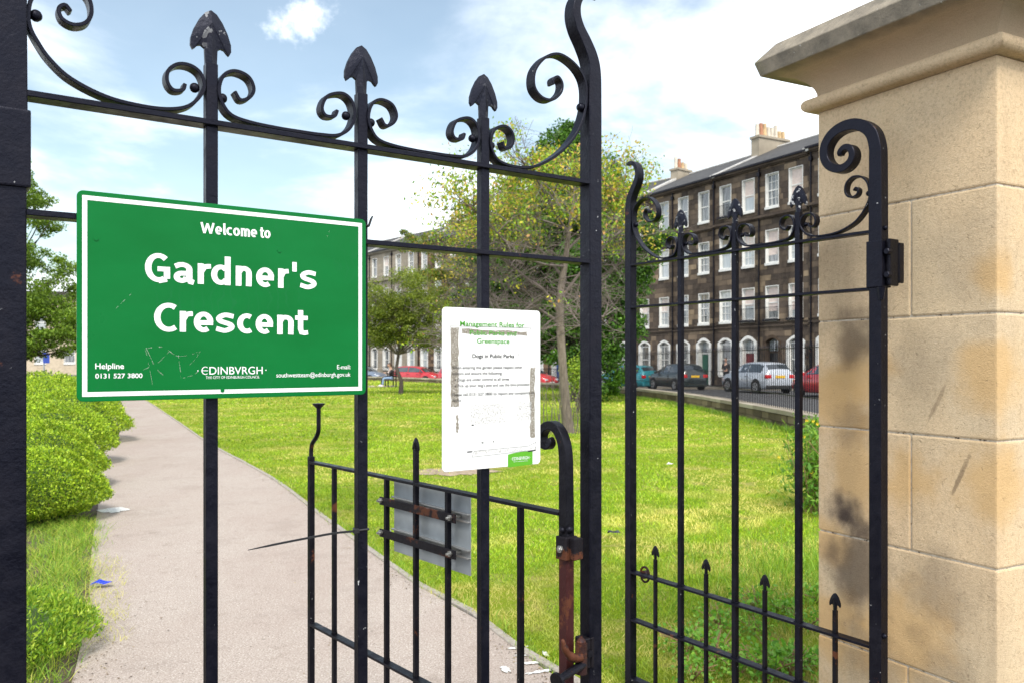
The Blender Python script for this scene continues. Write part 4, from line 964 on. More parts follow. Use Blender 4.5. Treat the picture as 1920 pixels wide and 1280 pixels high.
def door_mesh():
    w, h, deep = 1.16, 8 * HC - .0, .38; mb = MB(); x = w / 2; sw = .20; arch = .26; n = 12
    P = [(-x + w * i / n, h + arch * math.sin(math.pi * i / n)) for i in range(n + 1)]
    Q = [(-x - sw + (w + 2 * sw) * i / n, h + .02 + (arch + .17) * math.sin(math.pi * i / n)) for i in range(n + 1)]
    for i in range(n):
        mb.add([(P[i][0], -.03, P[i][1]), (P[i + 1][0], -.03, P[i + 1][1]), (Q[i + 1][0], -.03, Q[i + 1][1]), (Q[i][0], -.03, Q[i][1])], [(0, 1, 2, 3)])
        mb.add([(P[i][0], -.03, P[i][1]), (P[i + 1][0], -.03, P[i + 1][1]), (P[i + 1][0], deep, P[i + 1][1]), (P[i][0], deep, P[i][1])], [(3, 2, 1, 0)])
        mb.add([(Q[i][0], -.03, Q[i][1]), (Q[i + 1][0], -.03, Q[i + 1][1]), (Q[i + 1][0], .05, Q[i + 1][1]), (Q[i][0], .05, Q[i][1])], [(0, 1, 2, 3)])
    for sgn in (-1, 1): mb.box(min(sgn * x, sgn * (x + sw)), max(sgn * x, sgn * (x + sw)), -.03, .05, 0, h + .02); mb.box(min(sgn * (x - .05), sgn * x), max(sgn * (x - .05), sgn * x), -.028, deep, 0, h)
    mb.box(-x + .05, x - .05, deep - .08, deep, 2.16, 2.30); mb.box(-.03, .03, deep - .05, deep, 2.30, h + .2)
    me = mb.mesh('door_surround'); me.materials.append(M['white_trim'])
    sm = mb.mesh('door_surround'); sm.materials.append(M['ashlar_brown'])
    d = MB(); d.box(-x + .05, x - .05, deep - .03, deep, 0, 2.16)
    for a, b_ in ((-.42, -.04), (.04, .42)):
        for z0, z1 in ((.18, .85), (1.0, 1.95)): d.box(a, b_, deep - .045, deep - .029, z0, z1)
    dm = {}
    for k in ('green_door', 'red_door', 'black_door', 'blue_door', 'white_trim'):
        q = d.mesh('door'); q.materials.append(M[k]); dm[k] = q
    g_ = MB(); g_.add([(-x, deep - .015, 2.28), (x, deep - .015, 2.28), (x, deep - .015, h + .24), (-x, deep - .015, h + .24)], [(0, 1, 2, 3)]); gm = g_.mesh('fanlight'); gm.materials.append(M['pane'])
    return me, sm, dm, gm
D_SUR, D_STONE, D_LEAF, D_FAN = door_mesh()
SM_ = {}
POTS = ['cream_pot', 'terracotta', 'buff_pot', 'cream_pot', 'cream_pot', 'cream_pot', 'buff_pot', 'buff_pot']
def house(label, s_far, s_near, skin, bays, doors, seed, singles, chim=None, dy=0.0, blk=None, plaintop=(), balc=()):
    """s_far/s_near are plan points of the two ends of the front; local x runs from the far end to the near end, local y goes back"""
    P = Vector(s_far); Q = Vector(s_near); w = (Q - P).length; rz = math.atan2(Q.y - P.y, Q.x - P.x)
    gz = gh(P.y) * .7 + .1
    root = empty('terraced_house', (P.x, P.y, gz), rz); tag(root, label, 'house', 'terraced houses of the crescent')
    rh = random.Random(seed); n = len(bays); xs = bays
    rows = [(1, 9, 'g'), (12, 18, 'u'), (22, 28, 'u'), (32, 38, 'u')]
    NR = 40; open_ = []
    for bi, x in enumerate(xs):
        for lo, hi, k in rows:
            hw = .58 if k == 'g' else .56; ext = .0
            open_.append((x - hw - (.17 if k == 'g' else 0) - (.03 if (k == 'g' and bi in doors) else 0), x + hw + (.17 if k == 'g' else 0) + (.03 if (k == 'g' and bi in doors) else 0), 0 if (k == 'g' and bi in doors) else (lo if k != 'g' else 2), hi if k != 'g' else 9))
    # backing wall with real openings
    wb = MB(); xb = sorted(set([0, w] + [v for o_ in open_ for v in o_[:2]])); xb = [v for v in xb if 0 <= v <= w]
    for a, b_ in zip(xb, xb[1:]):
        if b_ - a < 1e-4: continue
        mid = (a + b_) / 2; cov = sorted([(o_[2], o_[3]) for o_ in open_ if o_[0] < mid < o_[1]]); z = -2
        for lo, hi in cov + [(NR, NR)]:
            if lo > z or lo == hi:
                if lo * HC > (z if z < 0 else z * HC): wb.box(a, b_, .03, .40, -.8 if z < 0 else z * HC, lo * HC, r=.2)
            z = hi
    # ends and back
    wb.box(0, .3, .40, 10.5, -.8, NR * HC, r=.3); wb.box(w - .3, w, .40, 10.5, -.8, NR * HC, r=.3); wb.box(.3, w - .3, 10.2, 10.5, -.8, NR * HC, r=.3)
    wb.box(.3, w - .3, 1.6, 1.7, 0, NR * HC, r=.25)
    for z in (0, 11, 21, 31): wb.box(.3, w - .3, .40, 1.6, z * HC, z * HC + .2, r=.4)
    wb.build('wall', 'mortar_dark' if skin != 'ashlar_pale' else 'ashlar_pale', root)
    # ashlar stones
    if skin not in SM_: SM_[skin] = stone_meshes(skin)
    st = []
    for r_ in range(-1, NR):
        x = -rh.uniform(0, .6); z0 = r_ * HC
        while x < w:
            l = rh.uniform(.55, 1.2); a, b_ = max(0, x), min(w, x + l); x += l
            segs = [(a, b_)]
            for o_ in open_:
                if o_[2] <= r_ < o_[3]:
                    ns = []
                    for p, q in segs:
                        if o_[1] <= p or o_[0] >= q: ns.append((p, q)); continue
                        if p < o_[0]: ns.append((p, o_[0]))
                        if q > o_[1]: ns.append((o_[1], q))
                    segs = ns
            for p, q in segs:
                if q - p > .06: st.append((p, q, z0, rh.uniform(0, 1), (.075 if r_ < 11 else .055) + rh.uniform(-.008, .008)))
    st.sort(key=lambda q: -(q[1] - q[0])); rest = MB()
    for i, (p, q, z0, rv, dp) in enumerate(st):
        if i < singles:
            o = link('stone', SM_[skin][int(rv * 23.99)], None, root); o.location = ((p + q) / 2, .03 - dp / 2 + .03, z0); o.scale = (q - p - .016, dp, HC - .016)
        else: rest.box(p + .008, q - .008, .06 - dp, .06, z0 + .008, z0 + HC - .008, r=max(.001, rv))
    if rest.v: tag(rest.build('stonework', skin, root), kind='stuff')
    # string courses, cornice, gutter
    for nm, z0, z1, pr in (('string_course', 10.55 * HC, 11 * HC, .10), ('string_course', 11.25 * HC, 11.55 * HC, .07), ('cornice', 30.1 * HC, 30.75 * HC, .22), ('eaves_cornice', 39.3 * HC, NR * HC, .25)):
        mb = MB(); mb.box(0, w, -pr, .06, z0 + .08, z1, r=.35); mb.box(0, w, -pr * .55, .06, z0, z0 + .08, r=.2); mb.build(nm, skin, root)
    mb = MB(); mb.box(0, w, -.36, -.25, NR * HC - .03, NR * HC + .09); mb.build('gutter', 'iron_black', root)
    # roof, skews and chimney
    rd, rzh = 5.5, 2.6; z0 = NR * HC + .06
    mb = MB(); mb.add([(0, -.30, z0), (w, -.30, z0), (w, rd, z0 + rzh), (0, rd, z0 + rzh), (0, 11, z0), (w, 11, z0)], [(0, 1, 2, 3), (3, 2, 5, 4), (0, 3, 4), (1, 5, 2)]); rf = mb.build('roof', 'slate', root)
    mb = MB(); mb.tube([(0, rd, z0 + rzh + .02), (w, rd, z0 + rzh + .02)], .09, 6); mb.build('ridge', 'lead', rf)
    mb = MB(); mb.add([(w - .22, -.3, z0 + .1), (w + .22, -.3, z0 + .1), (w + .22, rd, z0 + rzh + .12), (w - .22, rd, z0 + rzh + .12), (w - .22, -.3, z0 - .1), (w + .22, -.3, z0 - .1), (w + .22, rd, z0 + rzh - .2), (w - .22, rd, z0 + rzh - .2)], [(0, 1, 2, 3), (0, 4, 5, 1), (0, 3, 7, 4), (1, 5, 6, 2)]); mb.build('skew', 'lead', rf)
    if chim:
        cw, ch_, cy = chim
        c_ = MB(); c_.box(w - .38, w + .38, cy, cy + cw, z0 + .5, z0 + ch_ + .0); c_.box(w - .46, w + .46, cy - .08, cy + cw + .08, z0 + ch_, z0 + ch_ + .16); co = c_.build('chimney', 'harl', rf)
        k = max(2, int(cw / .36)); 
        for i in range(k):
            hh = rh.uniform(.78, 1.05) if i < k - 2 else .62
            mb = MB(); mb.tube([(w, cy + .2 + (cw - .4) * i / (k - 1), z0 + ch_ + .16), (w, cy + .2 + (cw - .4) * i / (k - 1), z0 + ch_ + .16 + hh)], [.15, .13], 8); o = mb.build('chimney_pot', POTS[i % 8], rf)
    # windows and doors
    for bi, x in enumerate(xs):
        for ri, (lo, hi, k) in enumerate(rows):
            if k == 'g' and bi in doors:
                dk = doors[bi]; sur = D_STONE if dk == 'black_door' else D_SUR
                o = link('door_surround', sur, None, root); o.location = (x, 0, .0)
                q = link('door', D_LEAF[dk], None, o); q2 = link('fanlight', D_FAN, None, o)
                if sur is D_STONE: pass
                sp = MB(); arch_fan(sp, x - .79, x + .79, 8 * HC + .02, .43, .0, .05, 9 * HC, r=.3); sp.build('spandrel', skin, root)
                continue
            if k == 'g':
                me_, gm = (W_GR if rh.random() < .5 else W_GR2); z = 2 * HC
            else:
                me_, gm = (W_UP2 if (bi, ri) in plaintop or rh.random() < .35 else W_UP); z = lo * HC
            o = link('window', me_, None, root); o.location = (x, 0, z); link('pane', gm, None, o)
            if k != 'g' and rh.random() < .55: link('blind', BLINDS[rh.randrange(4)], None, o)
            if k == 'g': sp = MB(); arch_fan(sp, x - .75, x + .75, 8 * HC + .02, .37, .0, .05, 9 * HC, r=.35); sp.build('spandrel', skin, root)
            if (bi, ri) in balc:
                mb = MB()
                for i in range(13): mb.box(x - .6 + i * .1 - .007, x - .6 + i * .1 + .007, -.16, -.146, z, z + .75)
                mb.box(x - .62, x + .62, -.17, -.14, z + .75, z + .78); mb.box(x - .62, x + .62, -.17, -.14, z + .02, z + .05); mb.box(x - .66, x + .66, -.2, .0, z - .1, z)
                mb.build('balconette', 'iron_black', root)
    for xx in (xs[0] - 1.05, (xs[1] + xs[2]) / 2):     # rainwater pipes
        mb = MB(); mb.cyl((xx, -.09, .1), (xx, -.09, NR * HC - .1), .055, n=6); mb.box(xx - .10, xx + .10, -.19, -.02, NR * HC - .75, NR * HC - .5); mb.build('rainwater_pipe', 'iron_black', root)
    # area railing in front of the house
    mb = MB(); m2 = int(w / .14)
    for i in range(m2):
        xx = .1 + (w - .2) * i / m2
        if any(abs(xx - xs[b_]) < .7 for b_ in doors): continue
        mb.box(xx - .009, xx + .009, -2.41, -2.39, .0, 1.12)
    mb.box(.1, w - .1, -2.415, -2.385, .98, 1.01); mb.box(.1, w - .1, -2.415, -2.385, .1, .13)
    tag(mb.build('area_railing', 'iron_black', root), kind='stuff')
    return root
def fp(s):     # along the near straight front, from the corner seen at the pier
    return (18.04 - .469 * s, 49.2 + .883 * s)
def bays_from(px_list, far, near):
    P = Vector(far); d = (Vector(near) - P).normalized(); o = []
    for px in px_list:
        m_ = (px - CX) / F; o.append((m_ * P.y - P.x) / (d.x - m_ * d.y))
    return o
a0, a1, a2, a3 = fp(17.9), fp(8.75), fp(.55), fp(-8.6)
bB = bays_from([1208.5, 1245, 1281, 1319.5], a0, a1); bA = bays_from([1360, 1403, 1447.5, 1492], a1, a2); print('BAYS', bB, bA)
house('dark sooty terraced house with green front door behind the black hatchback', a0, a1, 'ashlar_soot', bB, {3: 'green_door'}, 21, 300, (2.9, 3.15, 3.7), plaintop=((1, 3), (2, 3)))
house('dark sooty terraced house with red and black doors behind the silver car', a1, a2, 'ashlar_soot', bA, {1: 'red_door', 2: 'black_door'}, 22, 300, None, plaintop=((0, 3), (2, 2), (1, 1), (2, 1)), balc=((0, 3), (2, 1), (3, 1), (1, 1)))
house('dark terraced house mostly hidden by the stone gate pier', a2, a3, 'ashlar_soot', [1.3, 3.5, 5.7, 7.9][::1], {}, 23, 60, (2.4, 2.2, 4.3))
FP2 = resample([(9.8, 64.7), (-1.3, 78.3), (-12.4, 92), (-23.5, 105.6)], 6)
for i, (lb, sk, bd) in enumerate((('brown terraced house largely screened by the big green tree', 'ashlar_soot', {0: 'blue_door'}), ('brown stone terraced house behind the white rules notice', 'ashlar_brown', {2: 'white_trim'}),
                                 ('brown stone terraced house behind the red parked cars', 'ashlar_brown', {3: 'white_trim'}), ('pale stone house at the left end of the crescent', 'ashlar_pale', {2: 'white_trim'}), ('pale stone house hidden behind the green sign', 'ashlar_pale', {1: 'black_door'}))):
    near, farp = FP2[i], FP2[i + 1]; w = (farp - near).length
    house(lb, farp, near, sk, [w * (k + .5) / 4 for k in range(4)], bd, 40 + i, 0 if i != 2 else 120, (1.7, 2.9, 4.4) if i in (0, 1, 2, 3) else None)

# sandstone block far left beyond the hedge
ob = empty('office_building', (-62, 84, 0), R(14)); tag(ob, 'pale sandstone building with small windows beyond the hedge at far left', 'building')
mb = MB(); w_, h_ = 40, 7.6; OW = []
for i in range(14):
    for z in (1.2, 4.6): OW.append((1.6 + i * 2.8, z))
xs_ = sorted(set([0, w_] + [v for x, z in OW for v in (x - .55, x + .55)])); 
for a, b_ in zip(xs_, xs_[1:]):
    mid = (a + b_) / 2
    if any(abs(mid - x) < .5 for x, z in OW):
        for z0, z1 in ((0, 1.2), (3.0, 4.6), (6.4, h_)): mb.box(a, b_, 0, .4, z0, z1, r=.4)
    else: mb.box(a, b_, 0, .4, 0, h_, r=.6)
mb.box(0, .4, .4, 14, 0, h_, r=.5); mb.box(w_ - .4, w_, .4, 14, 0, h_, r=.5); mb.box(.4, w_ - .4, 13.6, 14, 0, h_, r=.5); mb.box(0, w_, -.12, 14.1, h_, h_ + .35, r=.3); mb.build('wall', 'ashlar_gold', ob)
wm_, gm_ = sash(1.1, 1.75, .2, False)
wf = MB()
for x, z in OW:
    o = link('window', wm_, None, ob); o.location = (x, 0, z); o.scale = (1, 1, .98 if z < 8 else .88); link('pane', gm_, None, o)
mb = MB(); mb.box(0, w_, 2.0, 12, h_ + .35, h_ + 1.3); mb.build('attic_storey', 'slate', ob)
# signs and posts seen between post and sign
bp = empty('blue_sign', (-31.9, 56.5, 0), R(-25)); tag(bp, 'small blue sign on a grey post above the hedge at far left', 'sign')
mb = MB(); mb.cyl((0, 0, 0), (0, 0, 2.1), .05, n=8); mb.build('post', 'galv', bp)
MB().box(-.02, .62, -.06, -.04, 1.35, 2.05).build('panel', 'sign_blue', bp)

# ------------------------------------------------------------------ parked cars
def car(label, px, Y, head, paint, scale=1.0, zoff=0.0, L_=4.0):
    X = (px - CX) / F * Y
    root = empty('parked_car', (X, Y, gh(Y) - .01 + zoff), R(-head)); tag(root, label, 'car', 'cars parked along the crescent')
    k = L_ / 4.0
    ST = [(-1.99, .34, .66, .70, .74), (-1.97, .25, .90, .96, .74), (-1.86, .22, .95, 1.16, .66), (-1.62, .19, .96, 1.40, .58), (-1.2, .18, .96, 1.47, .57), (-.5, .18, .95, 1.49, .57), (.15, .18, .94, 1.44, .56), (.55, .18, .93, 1.33, .56), (1.12, .18, .92, .97, .68), (1.55, .19, .84, .89, .72), (1.85, .23, .72, .77, .70), (1.97, .30, .56, .60, .66), (2.0, .38, .44, .48, .60)]
    WB, NP = .86, 9
    ring = []
    for y, zb, bl, tp, wr in ST:
        e = 1 - .16 * max(0, (abs(y) - 1.5) / .5) ** 1.6
        hw = WB * e
        ring.append([(0, y * k, zb), (hw * .92, y * k, zb), (hw, y * k, zb + .12), (hw * 1.005, y * k, (zb + bl) * .52), (hw * .975, y * k, bl - .03), (max(wr + .10, hw * .90) * e if tp < bl + .1 else hw * .93, y * k, bl + .012), (wr * e, y * k, tp - .05), (wr * e * .82, y * k, tp), (0, y * k, tp + .018)])
    mb = MB()
    for sgn in (1, -1):
        vs = [(sgn * x, y, z) for r_ in ring for x, y, z in r_]; fs = []
        for i in range(len(ring) - 1):
            for j in range(NP - 1):
                f = (i * NP + j, i * NP + j + 1, (i + 1) * NP + j + 1, (i + 1) * NP + j); fs.append(f if sgn > 0 else f[::-1])
        fs.append(tuple(range(NP))); fs.append(tuple((len(ring) - 1) * NP + j for j in range(NP))[::-1])
        mb.add(vs, fs)
    body = MB.mesh(mb, 'body'); bm = bmesh.new(); bm.from_mesh(body); bmesh.ops.remove_doubles(bm, verts=bm.verts, dist=.0005); bmesh.ops.recalc_face_normals(bm, faces=bm.faces); bm.to_mesh(body); bm.free()
    link('body', body, paint, root, smooth=True); body.materials[0] = M[paint]
    def quad_in(A, B, Cc, D, s_=.08, off=.012):
        P = [Vector(q) for q in (A, B, Cc, D)]; c = sum(P, Vector()) / 4; n_ = (P[1] - P[0]).cross(P[2] - P[0]).normalized()
        if n_.dot(c - Vector((0, 0, .8))) < 0: n_ = -n_
        return [p.lerp(c, s_) + n_ * off for p in P]
    def glass(name, polys):
        g_ = MB()
        for P in polys: g_.add(P, [tuple(range(len(P)))])
        g_.build(name, 'car_glass', root)
    for sgn in (1, -1):
        def rp(i, j): q = ring[i][j]; return (sgn * q[0], q[1], q[2])
        def lerp(a, b_, t): return tuple(a[i] + (b_[i] - a[i]) * t for i in range(3))
        def seg(i0, i1, t0=0, t1=1):
            lo = [rp(i, 5) for i in range(i0, i1 + 1)]; hi = [lerp(rp(i, 5), rp(i, 6), .93) for i in range(i0, i1 + 1)]
            lo = [lerp(a, b_, .08) for a, b_ in zip(lo, hi)]; off = sgn * .010
            lo = [(a[0] + off, a[1], a[2]) for a in lo]; hi = [(a[0] + off, a[1], a[2]) for a in hi]
            return lo, hi
        polys = []
        for i0, i1 in ((3, 5), (5, 7)):
            lo, hi = seg(i0, i1)
            lo[0] = (lo[0][0], lo[0][1] + .05 * k, lo[0][2]); hi[0] = (hi[0][0], hi[0][1] + .05 * k, hi[0][2])
            for a in range(len(lo) - 1): polys.append([lo[a], lo[a + 1], hi[a + 1], hi[a]])
        lo = lerp(rp(7, 5), rp(8, 5), .0); 
        polys.append([(rp(7, 5)[0] + sgn * .01, rp(7, 5)[1] + .02, rp(7, 5)[2] + .03), (rp(8, 5)[0] + sgn * -.02, rp(8, 5)[1] - .18, rp(8, 5)[2] + .03), (rp(7, 6)[0] + sgn * .01, rp(7, 6)[1] + .02, rp(7, 6)[2] - .03)])
        glass('side_window', polys)
    def band(i0, i1, lo, hi, nm):
        a, b_ = ring[i0], ring[i1]; A = Vector(a[7]); B = Vector(b_[7]); n_ = Vector((0, (1 if i0 > 5 else -1), .9)).normalized() * .014
        p0 = A.lerp(B, lo); p1 = A.lerp(B, hi); e = .06
        x0 = a[6][0] + (b_[6][0] - a[6][0]) * lo - e * .4; x1 = a[6][0] + (b_[6][0] - a[6][0]) * hi - e * .4
        P = [(-x0, p0.y, p0.z - .02), (x0, p0.y, p0.z - .02), (x1, p1.y, p1.z - .02), (-x1, p1.y, p1.z - .02)]
        m0 = [(0, p0.y, p0.z + .012), (0, p1.y, p1.z + .012)]
        glass(nm, [[tuple(Vector(P[0]) + n_), tuple(Vector(m0[0]) + n_), tuple(Vector(m0[1]) + n_), tuple(Vector(P[3]) + n_)], [tuple(Vector(m0[0]) + n_), tuple(Vector(P[1]) + n_), tuple(Vector(P[2]) + n_), tuple(Vector(m0[1]) + n_)]])
    band(7, 8, .08, .9, 'windscreen'); band(3, 2, .12, 1.0, 'rear_window')
    for y in (-1.24 * k, 1.22 * k):
        for sgn in (-1, 1):
            ar = MB(); ar.cyl((sgn * .80, y, .33), (sgn * .874, y, .33), .375, n=22); ar.build('wheel_arch', 'rubber', root)
            t_ = MB(); t_.cyl((sgn * .70, y, .31), (sgn * .884, y, .31), .31, n=22); w = t_.build('wheel', 'rubber', root, bevel=.02)
            r_ = MB(); r_.cyl((sgn * .80, y, .31), (sgn * .890, y, .31), .205, n=18)
            w2 = r_.build('rim', 'rim', w); hb = MB()
            for q in range(5):
                th = q * 1.2566; hb.add([(sgn * .893, y + math.cos(th + .35) * .06, .31 + math.sin(th + .35) * .06), (sgn * .893, y + math.cos(th + .28) * .17, .31 + math.sin(th + .28) * .17), (sgn * .893, y + math.cos(th + .95) * .17, .31 + math.sin(th + .95) * .17), (sgn * .893, y + math.cos(th + .85) * .06, .31 + math.sin(th + .85) * .06)], [(0, 1, 2, 3)])
            hb.build('rim_opening', 'rubber', w)
    for sgn in (-1, 1):
        o = MB().box(min(sgn * .50, sgn * .775), max(sgn * .50, sgn * .775), -2.0 * k, -1.86 * k, .72, .90); o.build('tail_light', 'tail_red', root, bevel=.03, seg=2)
        o = MB().box(min(sgn * .47, sgn * .72), max(sgn * .47, sgn * .72), 1.78 * k, 1.985 * k, .56, .70); o.build('headlight', 'lamp_clear', root, bevel=.03, seg=2)
        o = MB().box(min(sgn * .88, sgn * 1.02), max(sgn * .88, sgn * 1.02), .72 * k, .82 * k, .93, 1.05); o.build('wing_mirror', paint, root, bevel=.02, seg=2)
        o = MB()
        for y in (-.52, .72): o.box(sgn * .868 - .003, sgn * .868 + .003, y * k - .006, y * k + .006, .28, .93)
        for y in (-.40, .45): o.box(sgn * .872 - .012, sgn * .872 + .012, y * k - .08, y * k + .08, .80, .825)
        o.build('door_seams', 'rubber', root)
    MB().box(-.26, .26, -2.02 * k, -1.995 * k, .74, .86).build('number_plate', 'yellow_plate', root); MB().box(-.26, .26, 1.998 * k, 2.012 * k, .40, .50).build('number_plate', 'white_trim', root)
    MB().box(-.76, .76, -2.005 * k, -1.94 * k, .24, .40).build('rear_bumper', paint if paint != 'paint_silver' else 'rubber', root, bevel=.02)
    MB().box(-.55, .55, 1.93 * k, 2.006 * k, .28, .40).build('grille', 'rubber', root, bevel=.01)
    return root
car('silver hatchback with yellow rear number plate parked behind the railings', 1418, 41.0, -17, 'paint_silver')
car('black hatchback with yellow rear number plate left of the silver car', 1269, 47.5, -18, 'paint_dark', L_=4.1)
car('teal blue hatchback parked leftmost behind the wall railings', 1176, 51.5, -38, 'paint_teal', L_=4.1)
car('red hatchback cut off by the stone gate pier', 1562, 35.5, -14, 'paint_red')
car('bright red car parked behind the bench and the small tree', 784, 70, 118, 'paint_red', L_=4.3)
car('red car parked in front of the brown houses partly behind the notice', 868, 65, 125, 'paint_red', L_=4.1)
car('red car whose nose shows right of the white notice', 992, 57, 128, 'paint_red', L_=3.9)
car('slate grey car seen at the right edge of the green sign', 680, 74, 115, 'paint_slate', L_=4.3)

# ------------------------------------------------------------------ people and bench
def figure_mesh(J, E, Rr, levels=1, flat=1.0, mname='body'):
    me = bpy.data.meshes.new(mname); me.from_pydata([tuple(j) for j in J], E, []); o = bpy.data.objects.new('tmp', me); C.objects.link(o)
    sk = o.modifiers.new('skin', 'SKIN')
    for i, r_ in enumerate(Rr): d_ = me.skin_vertices[0].data[i]; d_.radius = (r_, r_ * flat) if isinstance(r_, float) else r_; d_.use_root = (i == 0)
    o.modifiers.new('sub', 'SUBSURF').levels = levels
    dg = bpy.context.evaluated_depsgraph_get(); dg.update(); r = bpy.data.meshes.new_from_object(o.evaluated_get(dg), depsgraph=dg); bpy.data.objects.remove(o); return r
def person(label, loc, rz, pose, top, legs, shoes, hair, group=None):
    root = empty('person', loc, rz); tag(root, label, 'person', group)
    if pose == 'sit':   # faces +y, seat at .45
        hip, ch, nk, hd = (0, 0, .50), (0, -.05, .84), (0, -.02, 1.06), (0, .03, 1.22)
        kn = [(s_ * .10, .44, .50) for s_ in (-1, 1)]; an = [(s_ * .09, .48, .09) for s_ in (-1, 1)]; hj = [(s_ * .09, .03, .50) for s_ in (-1, 1)]
        sh = [(s_ * .18, -.03, 1.00) for s_ in (-1, 1)]; el = [(s_ * .23, .08, .76) for s_ in (-1, 1)]; wr = [(s_ * .10, .30, .80) for s_ in (-1, 1)]; hn = [(s_ * .06, .37, .83) for s_ in (-1, 1)]
    else:
        hip, ch, nk, hd = (0, 0, .95), (0, 0, 1.28), (0, .01, 1.48), (0, .03, 1.63)
        kn = [(-.09, .06, .50), (.10, -.03, .50)]; an = [(-.10, .02, .09), (.11, -.12, .10)]; hj = [(s_ * .09, 0, .90) for s_ in (-1, 1)]
        sh = [(s_ * .19, 0, 1.42) for s_ in (-1, 1)]; el = [(s_ * .24, -.02, 1.14) for s_ in (-1, 1)]; wr = [(s_ * .14, .19, 1.10) for s_ in (-1, 1)]; hn = [(s_ * .10, .26, 1.13) for s_ in (-1, 1)]
    toe = [(a[0], a[1] + .15, .04) for a in an]
    J = [hip, ch, nk, hd]; E_ = [(0, 1), (1, 2), (2, 3)]; Rr = [.115, .12, .052, .05]
    for i in (0, 1):
        b_ = len(J); J += [hj[i], kn[i], an[i], toe[i]]; Rr += [.085, .058, .036, .03]; E_ += [(0, b_), (b_, b_ + 1), (b_ + 1, b_ + 2), (b_ + 2, b_ + 3)]
        b_ = len(J); J += [sh[i], el[i], wr[i], hn[i]]; Rr += [.052, .040, .027, .030]; E_ += [(1, b_), (b_, b_ + 1), (b_ + 1, b_ + 2), (b_ + 2, b_ + 3)]
    link('body', figure_mesh(J, E_, Rr), 'skin', root, smooth=True)
    h = MB(); h.ball((hd[0], hd[1] + .01, hd[2] + .04), .098, 14, 10, sz=(.78, .95, 1.18)); h.add([(-.015, hd[1] + .10, hd[2] + .02), (.015, hd[1] + .10, hd[2] + .02), (0, hd[1] + .125, hd[2] + .015), (0, hd[1] + .10, hd[2] + .06)], [(0, 1, 2), (1, 3, 2), (3, 0, 2)])
    for s_ in (-1, 1): h.ball((s_ * .077, hd[1] + .01, hd[2] + .03), .018, 6, 5, sz=(.4, .8, 1.2))
    hdo = h.build('head', 'skin', root, smooth=True)
    e = MB()
    for s_ in (-1, 1): e.ball((s_ * .032, hd[1] + .096, hd[2] + .05), .009, 6, 5)
    e.build('eyes', 'hair', hdo); e = MB(); e.box(-.022, .022, hd[1] + .090, hd[1] + .099, hd[2] - .022, hd[2] - .014); e.build('mouth', 'red_petal', hdo)
    hr = MB(); hr.ball((0, hd[1] - .012, hd[2] + .065), .108, 14, 10, sz=(.82, .92, 1.1)); 
    hr.build('hair', 'hair', root, smooth=True)
    tj = [hip if pose == 'sit' else (0, 0, 1.0), ch, (nk[0], nk[1], nk[2] - .05)]; te = [(0, 1), (1, 2)]; tr_ = [.135, .138, .075]
    for i in (0, 1):
        b_ = len(tj); tj += [sh[i], el[i], wr[i]]; tr_ += [.064, .052, .040]; te += [(1, b_), (b_, b_ + 1), (b_ + 1, b_ + 2)]
    link('jacket', figure_mesh(tj, te, tr_, mname='jacket'), top, root, smooth=True)
    lj = [(hip[0], hip[1], hip[2])]; le = []; lr = [.132]
    for i in (0, 1):
        b_ = len(lj); lj += [hj[i], kn[i], an[i]]; lr += [.098, .070, .050]; le += [(0, b_), (b_, b_ + 1), (b_ + 1, b_ + 2)]
    link('trousers', figure_mesh(lj, le, lr, mname='trousers'), legs, root, smooth=True)
    for i in (0, 1): mb = MB(); mb.ball((an[i][0], an[i][1] + .07, .05), .12, 10, 6, sz=(.40, 1.1, .45)); mb.build('shoe', shoes, root, smooth=True)
    return root
bx_, by_ = -7.22, 49.2
bn = empty('park_bench', (bx_, by_, 0), R(104)); tag(bn, 'dark slatted park bench on the far lawn that two people sit on', 'bench')
for i in range(4): MB().box(-.95, .95, -.20 + i * .12, -.10 + i * .12, .42, .45).build('seat_slat', 'bench_wood', bn)
for i in range(3): MB().box(-.95, .95, -.30, -.27, .55 + i * .13, .64 + i * .13).build('backrest_slat', 'bench_wood', bn)
for x in (-.8, .8):
    MB().box(x - .03, x + .03, .18, .24, 0, .42).build('leg', 'iron_black', bn); MB().box(x - .03, x + .03, -.28, -.22, 0, .92).build('leg', 'iron_black', bn); MB().box(x - .03, x + .03, -.26, .24, .62, .66).build('armrest', 'iron_black', bn)
def on_bench(x): c_, s_ = math.cos(R(104)), math.sin(R(104)); return (bx_ + x * c_, by_ + x * s_, 0)
person('seated person in a cream top and black trousers on the far bench', on_bench(.34), R(104), 'sit', 'cream_cloth', 'black_cloth', 'white_shoe', 'hair', 'people sitting on the bench')
person('seated person in dark jacket and pale blue jeans behind the small trunk', on_bench(-.32), R(104), 'sit', 'dark_cloth', 'denim', 'white_shoe', 'hair', 'people sitting on the bench')
person('standing person in dark clothes on the pavement by the silver car', ((1361 - CX) / F * 50.5, 50.5, -.1), R(150), 'stand', 'dark_cloth', 'black_cloth', 'dark_cloth', 'hair')
